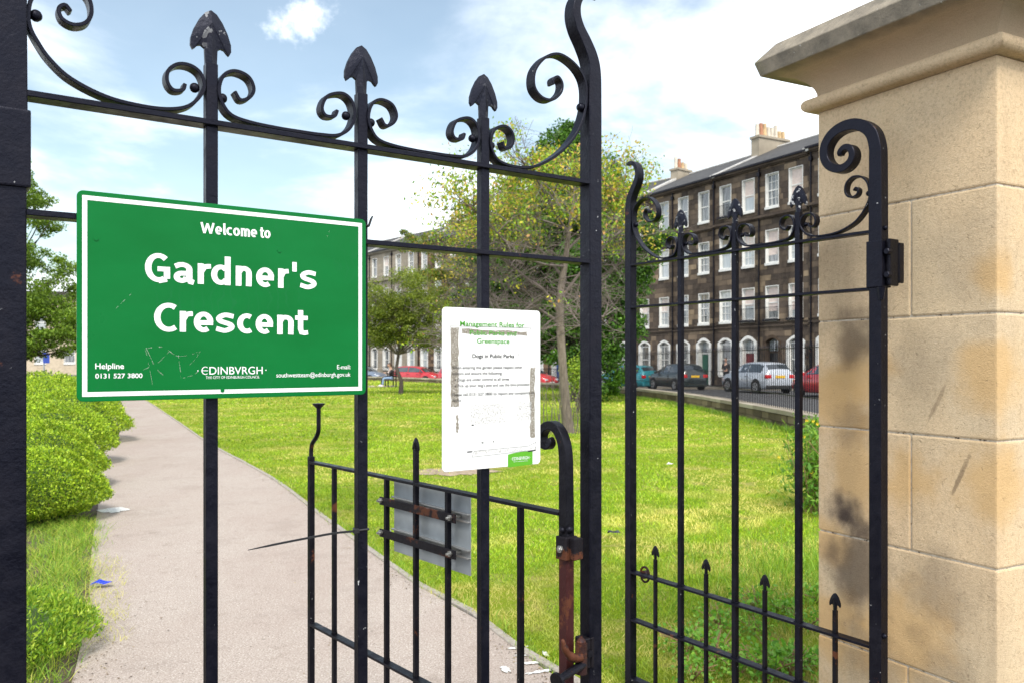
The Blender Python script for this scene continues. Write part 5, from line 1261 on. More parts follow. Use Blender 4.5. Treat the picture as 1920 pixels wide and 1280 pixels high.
# ------------------------------------------------------------------ foliage helpers
def leaf_quads(P, size, rng, up=0.35, aspect=.55, out=None):
    """P (n,3) leaf centres -> kite-shaped leaves, one quad each; out (n,3) optional outward direction"""
    n = len(P); d = rng.normal(size=(n, 3)); d[:, 2] += up
    if out is not None: d += out * 1.1
    d /= np.linalg.norm(d, axis=1)[:, None]
    e = rng.normal(size=(n, 3)); e -= d * (e * d).sum(1)[:, None]; e /= np.linalg.norm(e, axis=1)[:, None]
    s = (size * rng.uniform(.6, 1.3, n))[:, None]
    nn = np.cross(d, e)
    V = np.stack([P - d * s * .5, P + e * s * aspect * .5 + nn * s * .08, P + d * s * .5, P - e * s * aspect * .5 + nn * s * .08], 1).reshape(-1, 3)
    return V, np.arange(n * 4).reshape(n, 4)
def vnoise(x, y, s, seed):
    r = np.random.default_rng(seed); g_ = r.random((64, 64)); X = x / s; Y = y / s; i = np.floor(X).astype(int); j = np.floor(Y).astype(int); fx = X - i; fy = Y - j; fx = fx * fx * (3 - 2 * fx); fy = fy * fy * (3 - 2 * fy)
    return (g_[i % 64, j % 64] * (1 - fx) + g_[(i + 1) % 64, j % 64] * fx) * (1 - fy) + (g_[i % 64, (j + 1) % 64] * (1 - fx) + g_[(i + 1) % 64, (j + 1) % 64] * fx) * fy
def pick(rng, cols, w, n, var=.18):
    cols = np.array(cols); i = rng.choice(len(cols), n, p=np.array(w) / sum(w)); c = cols[i] * rng.uniform(1 - var, 1 + var, (n, 1)); return np.clip(c, 0, 1)
def branches(mb, rng, base, dirn, length, rad, level, maxl, tips, nchild, spread, gnarl, up, segs=5, lenf=.62, all_pts=None):
    p = Vector(base); d = Vector(dirn).normalized(); pts = [p.copy()]; rs = [rad]
    for i in range(segs):
        d = (d + Vector((rng.uniform(-1, 1), rng.uniform(-1, 1), rng.uniform(-1, 1))) * gnarl + Vector((0, 0, up))).normalized()
        p = p + d * length / segs; pts.append(p.copy()); rs.append(max(.003, rad * (1 - .62 * (i + 1) / segs)))
    mb.tube(pts, rs, 7 if level == 0 else (5 if level == 1 else 3), cap=False)
    if level >= maxl - 1:
        for a in pts[1:]: tips.append((a.x, a.y, a.z))
    if level < maxl:
        for c in range(nchild[level]):
            t = rng.uniform(.25 if level else .45, 1.0); k = min(segs - 1, int(t * segs)); f = t * segs - k
            q = pts[k].lerp(pts[k + 1], f); ax = Vector((rng.uniform(-1, 1), rng.uniform(-1, 1), rng.uniform(-.35, .6))).normalized()
            dd = (d * (1 - spread) + ax * spread * 1.3).normalized()
            branches(mb, rng, q, dd, length * lenf * rng.uniform(.7, 1.2), rs[k] * .58, level + 1, maxl, tips, nchild, spread, gnarl * 1.15, up * .7, segs, lenf)
def tree_obj(label, loc, group=None): o = empty('tree', loc); return tag(o, label, 'tree', group)

# the cherry by the path: pale trunk, long arching limbs, bare twiggy crown with green, yellow and orange leaves outside
ch_ = tree_obj('half bare cherry tree with orange and yellow leaves in front of the green tree', (1.23, 18.0, 0))
rng = random.Random(42); nr = np.random.default_rng(42); tb = MB(); tips = []
def L3(px, py, Y=18.0): return Vector(((px - CX) / F * Y - 1.23, Y - 18.0, CH + (HY - py) * Y / F))
trunk_pts = [L3(1067, 812), L3(1062, 770), L3(1056, 700), L3(1052, 640), L3(1050, 590), L3(1052, 540), L3(1060, 490), L3(1066, 440), L3(1074, 390), L3(1078, 350)]
tb.tube(trunk_pts, [.13, .105, .095, .092, .088, .078, .068, .052, .036, .018], 9, cap=False); tb.build('trunk', 'bark', ch_, smooth=True)
bb = MB()
limbs = [([(1050, 590), (1020, 545), (985, 520), (950, 490), (905, 470), (860, 455)], .045, 0), ([(1048, 604), (1020, 585), (985, 567), (940, 562), (890, 572), (840, 590)], .040, .4), ([(1051, 560), (1090, 510), (1125, 470), (1160, 440)], .036, -.3),
         ([(1055, 520), (1020, 470), (990, 430), (960, 390)], .036, .8), ([(1062, 470), (1100, 430), (1130, 380), (1150, 340)], .032, .5), ([(1066, 440), (1030, 390), (1000, 350), (975, 330)], .03, -.9), ([(1072, 400), (1090, 350), (1100, 310)], .026, .2),
         ([(1052, 545), (1075, 600), (1095, 615), (1118, 600)], .02, -1.2), ([(1060, 500), (1010, 500), (960, 480), (915, 440), (880, 420)], .03, -1.6), ([(1056, 530), (1110, 530), (1160, 500), (1195, 450)], .03, 1.5), ([(1050, 575), (1000, 545), (940, 520), (890, 500), (850, 510)], .026, 1.8),
         ([(1050, 606), (1010, 620), (960, 610), (900, 625), (850, 630)], .02, -1.0), ([(1070, 415), (1110, 380), (1160, 350), (1200, 335)], .024, .9), ([(1066, 430), (1000, 400), (940, 400), (890, 420)], .026, 1.2)]
twig_tips = []
for pl, r0, yo in limbs:
    n = len(pl); P = spline([tuple(L3(px, py) + Vector((0, yo * i / (n - 1) * 1.6, 0))) for i, (px, py) in enumerate(pl)], 4); k = len(P)
    bb.tube(P, [r0 * (1 - .75 * i / (k - 1)) for i in range(k)], 6, cap=False)
    for i in range(4, k):
        for _ in range(2 if i < k - 3 else 4):
            a = P[i - 1].lerp(P[i], rng.random()); dd = Vector((rng.uniform(-1, 1), rng.uniform(-1, 1), rng.uniform(-.5, .9)))
            branches(bb, rng, a, dd, rng.uniform(.5, 1.25), .0125, 0, 2, twig_tips, [4, 3, 0], .75, .32, .015, segs=4, lenf=.55)
bb.build('branch', 'bark_grey', ch_)
tt = np.array(twig_tips); 
hgt = tt[:, 2]; edge = np.abs(tt[:, 0]) ** 2 / 6 + ((hgt - 3.6) / 1.7) ** 2 * (hgt > 3.4)
keep = nr.random(len(tt)) < np.clip((hgt - 3.75) / 1.2, .03, 1) * np.clip(edge * .9 + .15, .3, 1); tk = tt[keep]; tk = tk[nr.permutation(len(tk))[:520]]
idx = nr.integers(0, len(tk), 15500); Pn = tk[idx] + nr.normal(size=(15500, 3)) * np.array([.15, .15, .11]) - np.array([0, 0, .06]); cl_t = nr.random(len(tk))[idx]
V, Q = leaf_quads(Pn, .080, nr, -.7); colr = pick(nr, [(.22, .38, .03), (.37, .48, .04), (.60, .54, .05), (.70, .38, .14), (.13, .25, .025)], [4, 4.5, 1.8, .9, 2], len(Q)); warm = (cl_t > .80)[:, None]; colr = colr * (1 - warm * .6) + np.array([.74, .50, .12]) * warm * .6
npmesh('crown', V, Q, 'leaf', ch_, colr)
mb = MB()
for i in range(26):   # bare suckers at the foot
    a = Vector((rng.uniform(-.55, .25), rng.uniform(-.4, .4), 0)); mb.tube([a, a + Vector((rng.uniform(-.1, .1), 0, .5)), a + Vector((rng.uniform(-.3, .3), rng.uniform(-.2, .2), rng.uniform(.9, 1.4)))], [.008, .006, .003], 4, cap=False)
mb.build('sucker', 'bark_grey', ch_)

# dense trees: a trunk with limbs and clumped leaves
def dense_tree(label, loc, blobs, nleaf, lsize, cols, wts, trunk_r, seed, group=None, trunk_h=None, ntw=0, clump=.42):
    """blobs: (x, y, z, rx, ry, rz, weight) lobes relative to loc"""
    t = tree_obj(label, loc, group); r1 = random.Random(seed); n1 = np.random.default_rng(seed)
    B = np.array([b_[:6] for b_ in blobs]); Wt = np.array([b_[6] for b_ in blobs]); H = trunk_h or B[:, 2].max()
    mb = MB(); tr_ = [Vector((r1.uniform(-.1, .1) * i, r1.uniform(-.1, .1) * i, H * i / 7)) for i in range(8)]; tr_[0] = Vector((0, 0, -.1)); mb.tube(tr_, [trunk_r * (1.25 if i == 0 else 1 - i * .115) for i in range(8)], 9, cap=False); mb.build('trunk', 'bark_dark' if lsize > .07 else 'bark', t, smooth=True)
    mb = MB(); nC = int(sum(Wt)); C_ = []
    for b_, w_ in zip(B, Wt):
        for k in range(int(w_)):
            d = n1.normal(size=3); d /= np.linalg.norm(d); rr = n1.uniform(.35, 1.0) ** .5; c = b_[:3] + d * b_[3:6] * rr; C_.append(np.append(c, rr))
            if k % 3 == 0:
                a = tr_[min(6, max(1 if lsize > .1 else 3, int(7 * min(.95, max(.1, (c[2] - .8) / H * .8)))))]; m_ = a.lerp(Vector(c[:3]), .5) + Vector((r1.uniform(-.3, .3), r1.uniform(-.3, .3), .15)); mb.tube([a, m_, Vector(c[:3])], [trunk_r * (.28 if lsize > .1 else .2), trunk_r * .12, .010], 4, cap=False)
                for q in range(ntw):
                    e = Vector(c[:3]) + Vector((r1.gauss(0, .5), r1.gauss(0, .5), r1.gauss(0, .35))); mb.tube([m_.lerp(Vector(c[:3]), r1.random()), e], [.012, .004], 3, cap=False)
    mb.build('branch', 'bark_dark' if not ntw else 'bark_grey', t)
    C_ = np.array(C_); idx = n1.integers(0, len(C_), nleaf); off = n1.normal(size=(nleaf, 3)); off /= np.linalg.norm(off, axis=1)[:, None]; cs = clump * n1.uniform(.5, 1.3, len(C_))[idx]
    P = C_[idx, :3] + off * (n1.random(nleaf) ** .45 * cs)[:, None] * np.array([1.15, 1.15, .7])
    V, Q = leaf_quads(P, lsize, n1, .1, out=off * .5); tone = n1.uniform(.75, 1.2, len(C_))[idx]
    npmesh('crown', V, Q, 'leaf', t, pick(n1, cols, wts, nleaf) * tone[:, None]); return t
G_ = [(.05, .135, .018), (.07, .175, .021), (.125, .26, .03), (.028, .075, .012)]
dense_tree('large dense dark green tree rising behind the cherry', (2.5, 31.5, 0), [(-.6, 0, 8.9, 1.25, 1.2, 1.3, 75), (-2.1, 0, 8.0, .9, 1.0, .7, 24), (.9, 0, 8.4, .9, 1.0, .8, 26), (-.2, 0, 7.2, 2.2, 1.6, 1.1, 80), (.4, 0, 5.4, 2.4, 2.0, 2.0, 120), (-1.3, .2, 5.4, 1.9, 1.6, 1.8, 70), (1.1, 0, 3.5, 1.3, 1.4, 1.9, 80), (.2, 0, 3.0, 1.9, 1.6, 1.9, 80), (-2.5, .3, 6.2, 1.2, 1.3, 1.2, 48), (-2.7, .4, 4.2, 1.3, 1.3, 1.2, 48), (-2.0, .3, 2.6, 1.3, 1.3, 1.1, 40), (.9, -.2, 1.1, .9, .9, 1.0, 34), (2.3, 0, 6.3, 1.1, 1.1, .9, 26), (-.3, 0, 10.1, .45, .5, .5, 12), (1.8, -.2, 4.9, .85, 1.0, 1.3, 40), (-3.3, .5, 5.3, 1.1, 1.1, 1.3, 40)], 150000, .128, G_, [2, 4, 4, 2], .24, 7)
dense_tree('bushy green tree whose twigs overhang the far left of the green sign', (-20.2, 33.0, 0), [(-.2, 0, 8.4, 1.6, 1.6, 1.5, 50), (-.3, 0, 6.9, 2.3, 2.4, 2.0, 90), (.8, 0, 4.6, 2.3, 2.2, 1.7, 110), (0, 0, 3.0, 3.3, 2.4, 1.5, 90), (1.9, 0, 2.7, 1.8, 1.4, 1.1, 50), (-1, -.5, 2.0, 2.0, 1.4, .9, 40)], 62000, .115, [(.16, .27, .03), (.22, .34, .035), (.10, .19, .022)], [3, 3, 2], .22, 9, 'park trees round the lawn')
dense_tree('small olive green tree with slim forked trunk right of the green sign', (-5.1, 38.0, 0), [(0, 0, 4.7, 1.8, 1.7, .95, 50), (-.7, 0, 3.8, 1.5, 1.4, .8, 40), (1.0, 0, 3.8, 1.5, 1.4, .9, 40), (-.9, 0, 2.7, 1.1, 1.2, .55, 22), (1.2, 0, 2.6, 1.3, 1.0, .5, 26), (0, 0, 3.3, 1.6, 1.2, .8, 40), (-1.3, 0, 3.2, .9, 1.0, .9, 24)], 34000, .095, [(.19, .25, .035), (.26, .31, .04), (.11, .17, .022)], [3, 3, 2], .105, 12, None, 4.2, ntw=3)
dense_tree('sparse far tree with orange tinged top behind the small olive tree', (-1.6, 44, 0), [(-2.0, 0, 7.0, 1.8, 1.6, 1.3, 20), (-.4, 0, 6.2, 2.0, 1.6, 1.6, 30), (1.6, 0, 5.8, 2.0, 1.6, 1.8, 30), (-3.0, 0, 7.8, .9, .9, .7, 9), (-4.1, 0, 7.9, .6, .6, .7, 6), (0, 0, 4.2, 2.4, 1.6, 1.4, 44), (-2.2, 0, 5.2, 1.7, 1.4, 1.2, 34)], 26000, .12, [(.16, .25, .035), (.27, .32, .04), (.55, .34, .08), (.12, .18, .03)], [4, 3, 1.2, 2], .17, 14, None, 6.4, ntw=6)
dense_tree('low dark green tree behind the white rules notice', (.6, 40, 0), [(0, 0, 3.2, 2.2, 1.6, 2.0, 60), (-2.3, 0, 3.4, 1.7, 1.3, 1.7, 50), (1.4, 0, 4.4, 1.8, 1.4, 1.8, 40), (-1.2, 0, 5.2, 1.6, 1.3, 1.2, 34)], 30000, .12, G_, [3, 4, 2, 3], .17, 15)

# small lime-green sapling beside the wall
sp_ = empty('sapling', (1.95, 24.5, 0)); tag(sp_, 'lime green young shrub glowing at the foot of the dense tree', 'shrub')
n1 = np.random.default_rng(3); P = n1.normal(size=(900, 3)) * [.20, .2, .30] + [0, 0, 1.1]; V, Q = leaf_quads(P, .085, n1); npmesh('foliage', V, Q, 'leaf', sp_, pick(n1, [(.28, .38, .03), (.20, .32, .03)], [1, 1], 900))
mb = MB()
for i in range(8): mb.tube([(0, 0, 0), (random.Random(i).uniform(-.15, .15), 0, .6), (random.Random(i + 9).uniform(-.3, .3), 0, 1.2)], [.014, .01, .004], 4, cap=False)
mb.build('stem', 'bark_dark', sp_)

# clipped mounds of the hedge left of the path
def lump(n1, c, r, h, n):
    """points on a lumpy mound"""
    u = n1.normal(size=(n, 3)); u[:, 2] = np.abs(u[:, 2]) * .9 - .15 * n1.random(n); u /= np.linalg.norm(u, axis=1)[:, None]
    K = n1.normal(size=(30, 3)); K[:, 2] = np.abs(K[:, 2]); K /= np.linalg.norm(K, axis=1)[:, None]
    dd = (u @ K.T).max(1); bump = .68 + .35 * np.clip((dd - .80) / .20, 0, 1) ** .55
    fine = .03 * np.sin(u[:, 0] * 23 + c[0] * 7) * np.sin(u[:, 1] * 21) * np.sin(u[:, 2] * 19 + 1)
    rr = (bump + fine)[:, None]
    under = np.clip((u[:, 2] + .1) / .35, .72, 1)[:, None]
    P = u * rr * np.array([r, r, h * .92]); P[:, :2] *= under; P[:, 2] = np.maximum(P[:, 2] + h * .04, .12)
    return P, u
HL = [((-4.78, 8.1), .78, .78, 44000, .027, 'bright green clipped shrub mound nearest the gate with bare stems below'), ((-5.82, 10.1), .84, .88, 26000, .032, 'clipped shrub mound second from the gate beside the path'), ((-6.95, 12.5), .93, .98, 20000, .038, 'clipped shrub mound third along the path bulging over its edge'),
      ((-8.55, 15.9), 1.2, 1.06, 18000, .045, 'broad clipped shrub mound fourth along the path'), ((-10.9, 19.9), 1.45, 1.12, 14000, .055, 'clipped shrub mound fifth along the path'), ((-13.6, 24.6), 1.8, 1.10, 9000, .075, 'clipped shrub mound near the far end of the path'), ((-16.9, 29.8), 2.0, 1.15, 8000, .09, 'farthest clipped shrub mound beside the path'),
      ((-7.5, 10.6), .95, .84, 9000, .05, 'clipped shrub mound in the second row nearest the gate post'), ((-9.3, 14.0), 1.15, .96, 9000, .058, 'clipped shrub mound in the middle of the second hedge row'), ((-12.3, 18.6), 1.6, 1.05, 8000, .07, 'clipped shrub mound deeper in the hedge second row'), ((-15.6, 24.0), 2.0, 1.12, 7000, .085, 'clipped shrub mound at the back of the hedge')]
for i, (c, r, h, n, ls, lb) in enumerate(HL):
    s = empty('hedge_shrub', (c[0], c[1], 0)); tag(s, lb, 'shrub', 'clipped hedge mounds along the path'); n1 = np.random.default_rng(100 + i)
    P, u = lump(n1, c, r, h, n); P += n1.normal(size=P.shape) * ls * .5; inner = n1.random(n) < .25; P[inner] *= n1.uniform(.82, .98, (inner.sum(), 1))
    V, Q = leaf_quads(P, ls, n1, .5, out=u); cl = pick(n1, [(.29, .46, .028), (.40, .56, .035), (.52, .66, .06), (.14, .26, .02)], [3, 4, 2.6, 3.0], n, .30) * (.58 + .75 * vnoise(P[:, 0] + P[:, 2] + 20, P[:, 1] + P[:, 2] * 1.3 + 20, .13, 8))[:, None]  # wide tone swing in the leaf colour stands in for shaded gaps
    npmesh('foliage', V, Q, 'leaf', s, cl)
    # dark green ball standing in for the shaded inside of the mound
    mb = MB(); mb.ball((0, 0, h * .34), 1, 16, 10, sz=(r * .66, r * .66, h * .46)); mb.build('shade_core', 'inner_shade', s, smooth=True)
    if i < 3:
        r1 = random.Random(i); mb = MB()
        for k in range(26):
            a = r1.uniform(0, 6.28); q = Vector((math.cos(a) * r * .25, math.sin(a) * r * .25, 0)); e = Vector((math.cos(a) * r * r1.uniform(.6, .85), math.sin(a) * r * r1.uniform(.6, .85), r1.uniform(.15, .4)))
            mb.tube([q, q.lerp(e, .5) + Vector((0, 0, r1.uniform(-.03, .1))), e], [.017, .012, .006], 5, cap=False)
        mb.build('stem', 'dry_twig', s)
# spiky low shrub at the lower left corner
s = empty('low_shrub', (-2.93, 4.36, 0)); tag(s, 'low glossy green shrub at the bottom left beside the gate post', 'shrub'); n1 = np.random.default_rng(77)
n = 13000; P, u = lump(n1, (0, 0), .70, .34, n); P += n1.normal(size=P.shape) * .015; V, Q = leaf_quads(P, .034, n1, 1.1, aspect=.28, out=u * .8); npmesh('foliage', V, Q, 'leaf', s, pick(n1, [(.20, .36, .03), (.32, .48, .04), (.10, .22, .02), (.45, .56, .07)], [3, 3, 2, 1.3], n))
mb = MB(); mb.ball((0, 0, .08), 1, 14, 8, sz=(.50, .50, .18)); mb.build('shade_core', 'inner_shade', s, smooth=True)  # dark ball put in as the shrub's inner shade

# ------------------------------------------------------------------ grass
def blades(name, x, y, h, w, n1, cols, wts, lean=.45, parent=None, z0=0.0):
    n = len(x); a = n1.uniform(0, 6.283, n); hh = h * n1.uniform(.45, 1.35, n); ww = w * n1.uniform(.6, 1.3, n) / 2; la = n1.uniform(0, 6.283, n); ll = hh * n1.uniform(0, lean * 2, n)
    ca, sa = np.cos(a) * ww, np.sin(a) * ww
    B0 = np.stack([x - ca, y - sa, np.full(n, z0)], 1); B1 = np.stack([x + ca, y + sa, np.full(n, z0)], 1)
    mx = x + np.cos(la) * ll * .35; my = y + np.sin(la) * ll * .35; M0 = np.stack([mx - ca * .75, my - sa * .75, z0 + hh * .6], 1); M1 = np.stack([mx + ca * .75, my + sa * .75, z0 + hh * .6], 1)
    T = np.stack([x + np.cos(la) * ll, y + np.sin(la) * ll, z0 + hh], 1)
    V = np.stack([B0, B1, M1, M0, T], 1).reshape(-1, 3); b_ = np.arange(n)[:, None] * 5
    Q = np.concatenate([b_ + np.array([[0, 1, 2]]), b_ + np.array([[0, 2, 3]]), b_ + np.array([[3, 2, 4]])], 0)
    c = pick(n1, cols, wts, n, .2); return V, Q, np.concatenate([c, c, c], 0), c
GC = [(.225, .38, .020), (.31, .46, .025), (.41, .53, .035), (.55, .54, .17), (.14, .28, .018)]
n1 = np.random.default_rng(5); Vs = []; Qs = []; Cs = []; off = 0
soils = [(-1.0, 11.6, .55), (-.2, 11.9, .45), (2.1, 8.2, .22), (4.0, 9.5, .2), (3.2, 6.9, .30), (2.2, 6.3, .22), (1.5, 14.2, .3), (4.3, 13, .25)]
for y0, y1, x0, x1, dens, h, w in ((3.2, 6.5, -1.4, 4.6, 7000, .023, .0040), (6.5, 10, -3.4, 6.2, 3000, .024, .006), (10, 16, -6.2, 6.2, 950, .027, .010), (16, 28, -12.5, 6.2, 220, .030, .022), (28, 45, -20, 6, 50, .05, .045), (45, 66, -26, 2, 18, .055, .08)):
    n = int(dens * (x1 - x0) * (y1 - y0)); x = n1.uniform(x0, x1, n); y = n1.uniform(y0, y1, n); k = inpoly(x, y, lawn_poly); x = x[k]; y = y[k]
    dry = vnoise(x, y, .9, 1) * .6 + vnoise(x, y, .33, 2) * .4; keep = n1.random(len(x)) > np.clip((dry - .60) * 3.2, 0, .85)
    for sx, sy, r_ in soils: keep &= ~((((x - sx) / 1.5) ** 2 + (y - sy) ** 2 < (r_ * (.6 + .6 * vnoise(x, y, .12, 3))) ** 2) & (n1.random(len(x)) < .80))
    x = x[keep]; y = y[keep]; dry = dry[keep]
    hs = .75 + .9 * vnoise(x, y, .5, 4) ** 2
    V, Q, c3, c = blades('g', x, y, h * hs, w, n1, GC, [3, 4, 2.6, .4, 2.4], .95)
    yl = np.clip((dry - .50) * 5.0, 0, .95)[:, None]; tone = (.62 + .56 * vnoise(x, y, 1.9, 6) + .28 * vnoise(x, y, .45, 16))[:, None]; c = (c * (1 - yl) + np.array([.62, .56, .17]) * yl) * tone; c3 = np.concatenate([c, c, c], 0)
    Vs.append(V); Qs.append(Q + off); Cs.append(c3); off += len(V)
tag(npmesh('lawn_grass', np.concatenate(Vs), np.concatenate(Qs), 'leaf', None, np.concatenate(Cs)), 'bright yellow green mown grass covering the lawn inside the gate', 'grass', kind='stuff')
print('GRASS', off / 5)
for sx, sy, r_ in soils[:2]: pass
pm_ = [(math.cos(t / 40 * 6.283) * 1.35 * rg.uniform(.30, .55), math.sin(t / 40 * 6.283) * rg.uniform(.25, .5)) for t in range(40)]
o = blob('bare_soil', (-.85, 11.7), pm_, .006, 'bare_earth', None); tag(o, kind='structure')
# long grass: along the path edge at the left, the foot of the pier, the wall
Vs = []; Qs = []; Cs = []; off = 0
def tuft(x, y, h, w, cols, wts, lean=.5):
    global off
    V, Q, c3, c = blades('g', x, y, h, w, n1, cols, wts, lean); Vs.append(V); Qs.append(Q + off); Cs.append(c3); off += len(V)
LGC = [(.19, .36, .03), (.28, .45, .045), (.48, .52, .09), (.13, .25, .03)]
k = 8200; y = n1.uniform(4.0, 8.2, k); xe = np.interp(y, [p.y for p in PLs], [p.x for p in PLs]); x = xe - .06 + n1.normal(size=k) * .06 - np.abs(n1.normal(size=k)) * .34 + .16 * (vnoise(y, y * .3, .25, 12) - .4); tuft(x, y, .065 + .04 * vnoise(x + 9, y, .2, 13), .0045, LGC, [3, 3, 2.4, 1], 1.2)
k = 900; y = n1.uniform(4.6, 6.6, k); xe = np.interp(y, [p.y for p in PLs], [p.x for p in PLs]); x = xe + .0 + n1.random(k) ** 2 * .26; tuft(x, y, .05, .003, [(.62, .58, .2), (.5, .52, .12)], [1, 1], 1.3)
k = 9000; t = n1.random(k); x = 1.55 + t * 2.9 + n1.normal(size=k) * .35; y = 5.6 + t * 1.0 + n1.normal(size=k) * .7; m_ = inpoly(x, y, lawn_poly); tuft(x[m_], y[m_], .11, .005, LGC, [4, 3, .6, 2], .7)
k = 9000; t = n1.random(k); jx = (t * 100).astype(int); wq = np.array([(p.x, p.y) for p in resample([p for p in WP if p.y > 8 and p.y < 50], 101)]); x = wq[jx, 0] - .06 - np.abs(n1.normal(size=k)) * .12; y = wq[jx, 1] + n1.uniform(-.3, .3, k); tuft(x, y, .12, .012, LGC, [4, 2, 1, 3], .5)
k = 1400; y = n1.uniform(4.2, 9, k); xe = np.interp(y, [p.y for p in PRs], [p.x for p in PRs]); x = xe + .07 + n1.normal(size=k) * .03; tuft(x, y, .05, .004, LGC, [3, 3, 3, 1], .9)
tag(npmesh('long_grass', np.concatenate(Vs), np.concatenate(Qs), 'leaf', None, np.concatenate(Cs)), 'longer uncut grass along the path edge, wall foot and pier', 'grass', kind='stuff')

# broad-leaved weeds inside the open leaf, a buttercup clump by the pier
def weed_mesh(seed, n, hh, ls):
    n1 = np.random.default_rng(seed); a = n1.uniform(0, 6.283, n); r = n1.uniform(.02, .15, n); P = np.stack([np.cos(a) * r, np.sin(a) * r, n1.uniform(.02, hh, n)], 1)
    V, Q = leaf_quads(P, ls, n1, .3, .62); me = npmesh('foliage', V, Q, 'leaf', None, pick(n1, [(.13, .33, .04), (.20, .42, .055), (.28, .50, .07)], [2, 3, 1.5], n)); d = me.data; bpy.data.objects.remove(me)
    mb = MB(); r1 = random.Random(seed)
    for i in range(14): th = r1.uniform(0, 6.28); mb.tube([(0, 0, 0), (math.cos(th) * .05, math.sin(th) * .05, hh * .5), (math.cos(th) * .13, math.sin(th) * .13, hh * r1.uniform(.6, 1))], [.003, .0025, .0015], 4, cap=False)
    sm = mb.mesh('stem'); sm.materials.append(M['dry_twig']); return d, sm
WM = [weed_mesh(s_, 190, .13, .027) for s_ in range(3)] + [weed_mesh(9, 80, .10, .045)]
r1 = random.Random(77); WPOS = []
for tx, py in ((1300, 1275), (1340, 1245), (1385, 1268), (1420, 1190), (1450, 1245), (1505, 1250), (1515, 1180), (1470, 1150), (1350, 1180), (1530, 1130), (1420, 1150), (1290, 1225), (1440, 1275), (1480, 1270)):
    Y = 2455 / (py - HY) * 1.0; WPOS.append(((tx - CX) / F * Y, Y))
for i, (x, y) in enumerate(WPOS):
    d, sm = WM[r1.randrange(4)]; w_ = empty('weed_plant', (x, y, 0), r1.uniform(0, 6)); w_.scale = [r1.uniform(.8, 1.25)] * 3
    tag(w_, 'leafy green weed growing in the long grass inside the open gate leaf', 'weed', 'weeds inside the open gate leaf'); link('foliage', d, None, w_); link('stem', sm, None, w_)
fl = empty('flowering_bush', (3.22, 8.6, 0)); tag(fl, 'leafy clump with yellow flowers against the left edge of the stone pier', 'bush'); n1 = np.random.default_rng(31)
n = 4200; P = n1.normal(size=(n, 3)) * [.20, .26, .30] + [.10, 0, .42]; P = P[(P[:, 2] > .02) & (P[:, 2] < 1.0)]; n = len(P); V, Q = leaf_quads(P, .085, n1, .5, .30); npmesh('foliage', V, Q, 'leaf', fl, pick(n1, [(.11, .27, .035), (.18, .35, .045), (.26, .44, .055)], [2, 3, 1.5], n))
mb = MB()
for i in range(34):
    c = Vector((n1.normal() * .19 + .05, n1.normal() * .2 - .15, n1.uniform(.35, .98))); 
    for q in range(5): th = q * 1.2566; mb.add([c, c + Vector((math.cos(th - .4) * .013, math.sin(th - .4) * .004 - .004, math.sin(th - .4) * .013)), c + Vector((math.cos(th) * .020, -.006, math.sin(th) * .020)), c + Vector((math.cos(th + .4) * .013, -.004, math.sin(th + .4) * .013))], [(0, 1, 2, 3)])
mb.build('flowers', 'yellow_petal', fl)
mb = MB()
for i in range(30): q = Vector((n1.normal() * .1, n1.normal() * .1, 0)); mb.tube([q, q * 1.6 + Vector((0, 0, .4)), q * 2.2 + Vector((0, 0, n1.uniform(.6, .95)))], [.005, .004, .002], 4, cap=False)
mb.build('stem', 'dry_twig', fl)
br_ = MB(); Pb = [Vector((.15, -.5, .42)), Vector((-.08, -.5, .55)), Vector((-.22, -.5, .66)), Vector((-.33, -.5, .80))]; br_.tube(spline([tuple(p) for p in Pb], 5), .0045, 5); br_.build('arching_branch', 'dry_twig', fl)
P = np.array([tuple(Pb[2].lerp(Pb[3], t) + Vector((0, 0, .01))) for t in n1.random(22)]) + n1.normal(size=(22, 3)) * .02; V, Q = leaf_quads(P, .05, n1, .4, .6); npmesh('leaf', V, Q, 'leaf', fl, pick(n1, [(.12, .24, .03)], [1], 22))
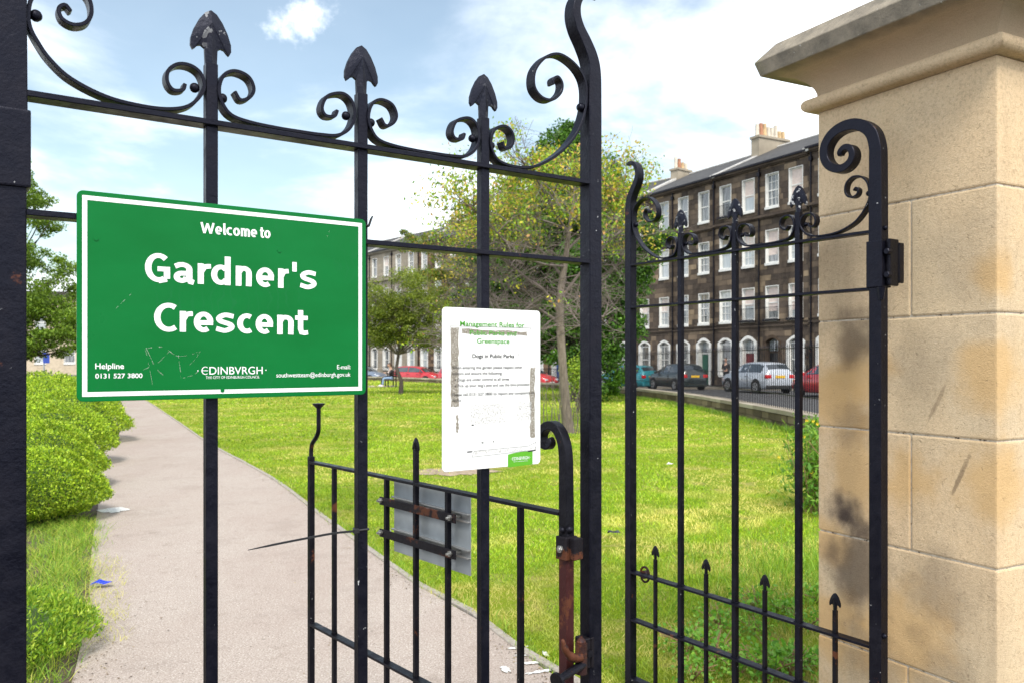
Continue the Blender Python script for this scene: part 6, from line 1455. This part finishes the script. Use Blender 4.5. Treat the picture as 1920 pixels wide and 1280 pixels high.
# the rim of ground cover at the foot of the pier
# ------------------------------------------------------------------ litter and small marks
bw = empty('litter', (-2.84, 5.72, .030), R(20)); bw.scale = (.8, .8, .8); tag(bw, 'crumpled shiny blue wrapper lying on the path edge', 'litter')
mb = MB(); vs = [(-.09, -.02, .004), (-.03, -.035, .030), (.03, -.03, .008), (.10, -.01, .022), (-.07, .03, .012), (-.01, .02, .045), (.05, .025, .020), (.085, .03, .006), (-.02, .055, .006), (.04, .06, .012)]
mb.add(vs, [(0, 1, 4), (1, 5, 4), (1, 2, 5), (2, 6, 5), (2, 3, 6), (3, 7, 6), (4, 5, 8), (5, 6, 9), (5, 9, 8), (6, 7, 9)]); mb.build('wrapper', 'blue_wrap', bw)
def scrap(loc, s_, m, lb):
    mb = MB(); r1 = random.Random(int(loc[0] * 100)); vs = [(-s_ + i * s_ * .66 + r1.uniform(-.01, .01), -s_ * .5 + j * s_ * .5, .02 + abs(r1.gauss(0, s_ * .35))) for j in range(3) for i in range(4)]
    mb.add(vs, [(j * 4 + i, j * 4 + i + 1, (j + 1) * 4 + i + 1, (j + 1) * 4 + i) for j in range(2) for i in range(3)]); o = mb.build('litter', m); o.location = loc; tag(o, lb, 'litter')
scrap((.90, 7.35, .02), .055, 'black_litter', 'crumpled black scrap on the grass between the two tall leaves')
scrap((2.33, 12.2, .02), .05, 'white_litter', 'white paper scrap on the lawn seen through the open leaf')
scrap((-4.3, 8.9, .02), .05, 'white_litter', 'white paper scrap tucked under the nearest hedge mound') if False else None

# dead leaves and grit swept to the edges of the path
n1 = np.random.default_rng(55); k = 2600; y = 4 + 16 * n1.random(k) ** 1.5; side = n1.random(k) < .5
xl = np.interp(y, [p.y for p in PLs], [p.x for p in PLs]); xr = np.interp(y, [p.y for p in PRs], [p.x for p in PRs])
x = np.where(side, xl + np.abs(n1.normal(size=k)) * .22, xr - np.abs(n1.normal(size=k)) * .12 - .01); far_ = n1.random(k) < .12; x = np.where(far_, xl + (xr - xl) * n1.random(k), x)
V, Q = leaf_quads(np.stack([x, y, np.full(k, .016)], 1), .016, n1, 0, .6); V[:, 2] = .012 + np.abs(V[:, 2] - .016) * .5
tag(npmesh('leaf_litter', V, Q, 'leaf', None, pick(n1, [(.20, .13, .07), (.10, .07, .05), (.38, .30, .16), (.45, .42, .38)], [3, 3, 2, 1.5], k)), 'scattered dry leaf crumbs and grit along the path edges', 'leaf litter', kind='stuff')
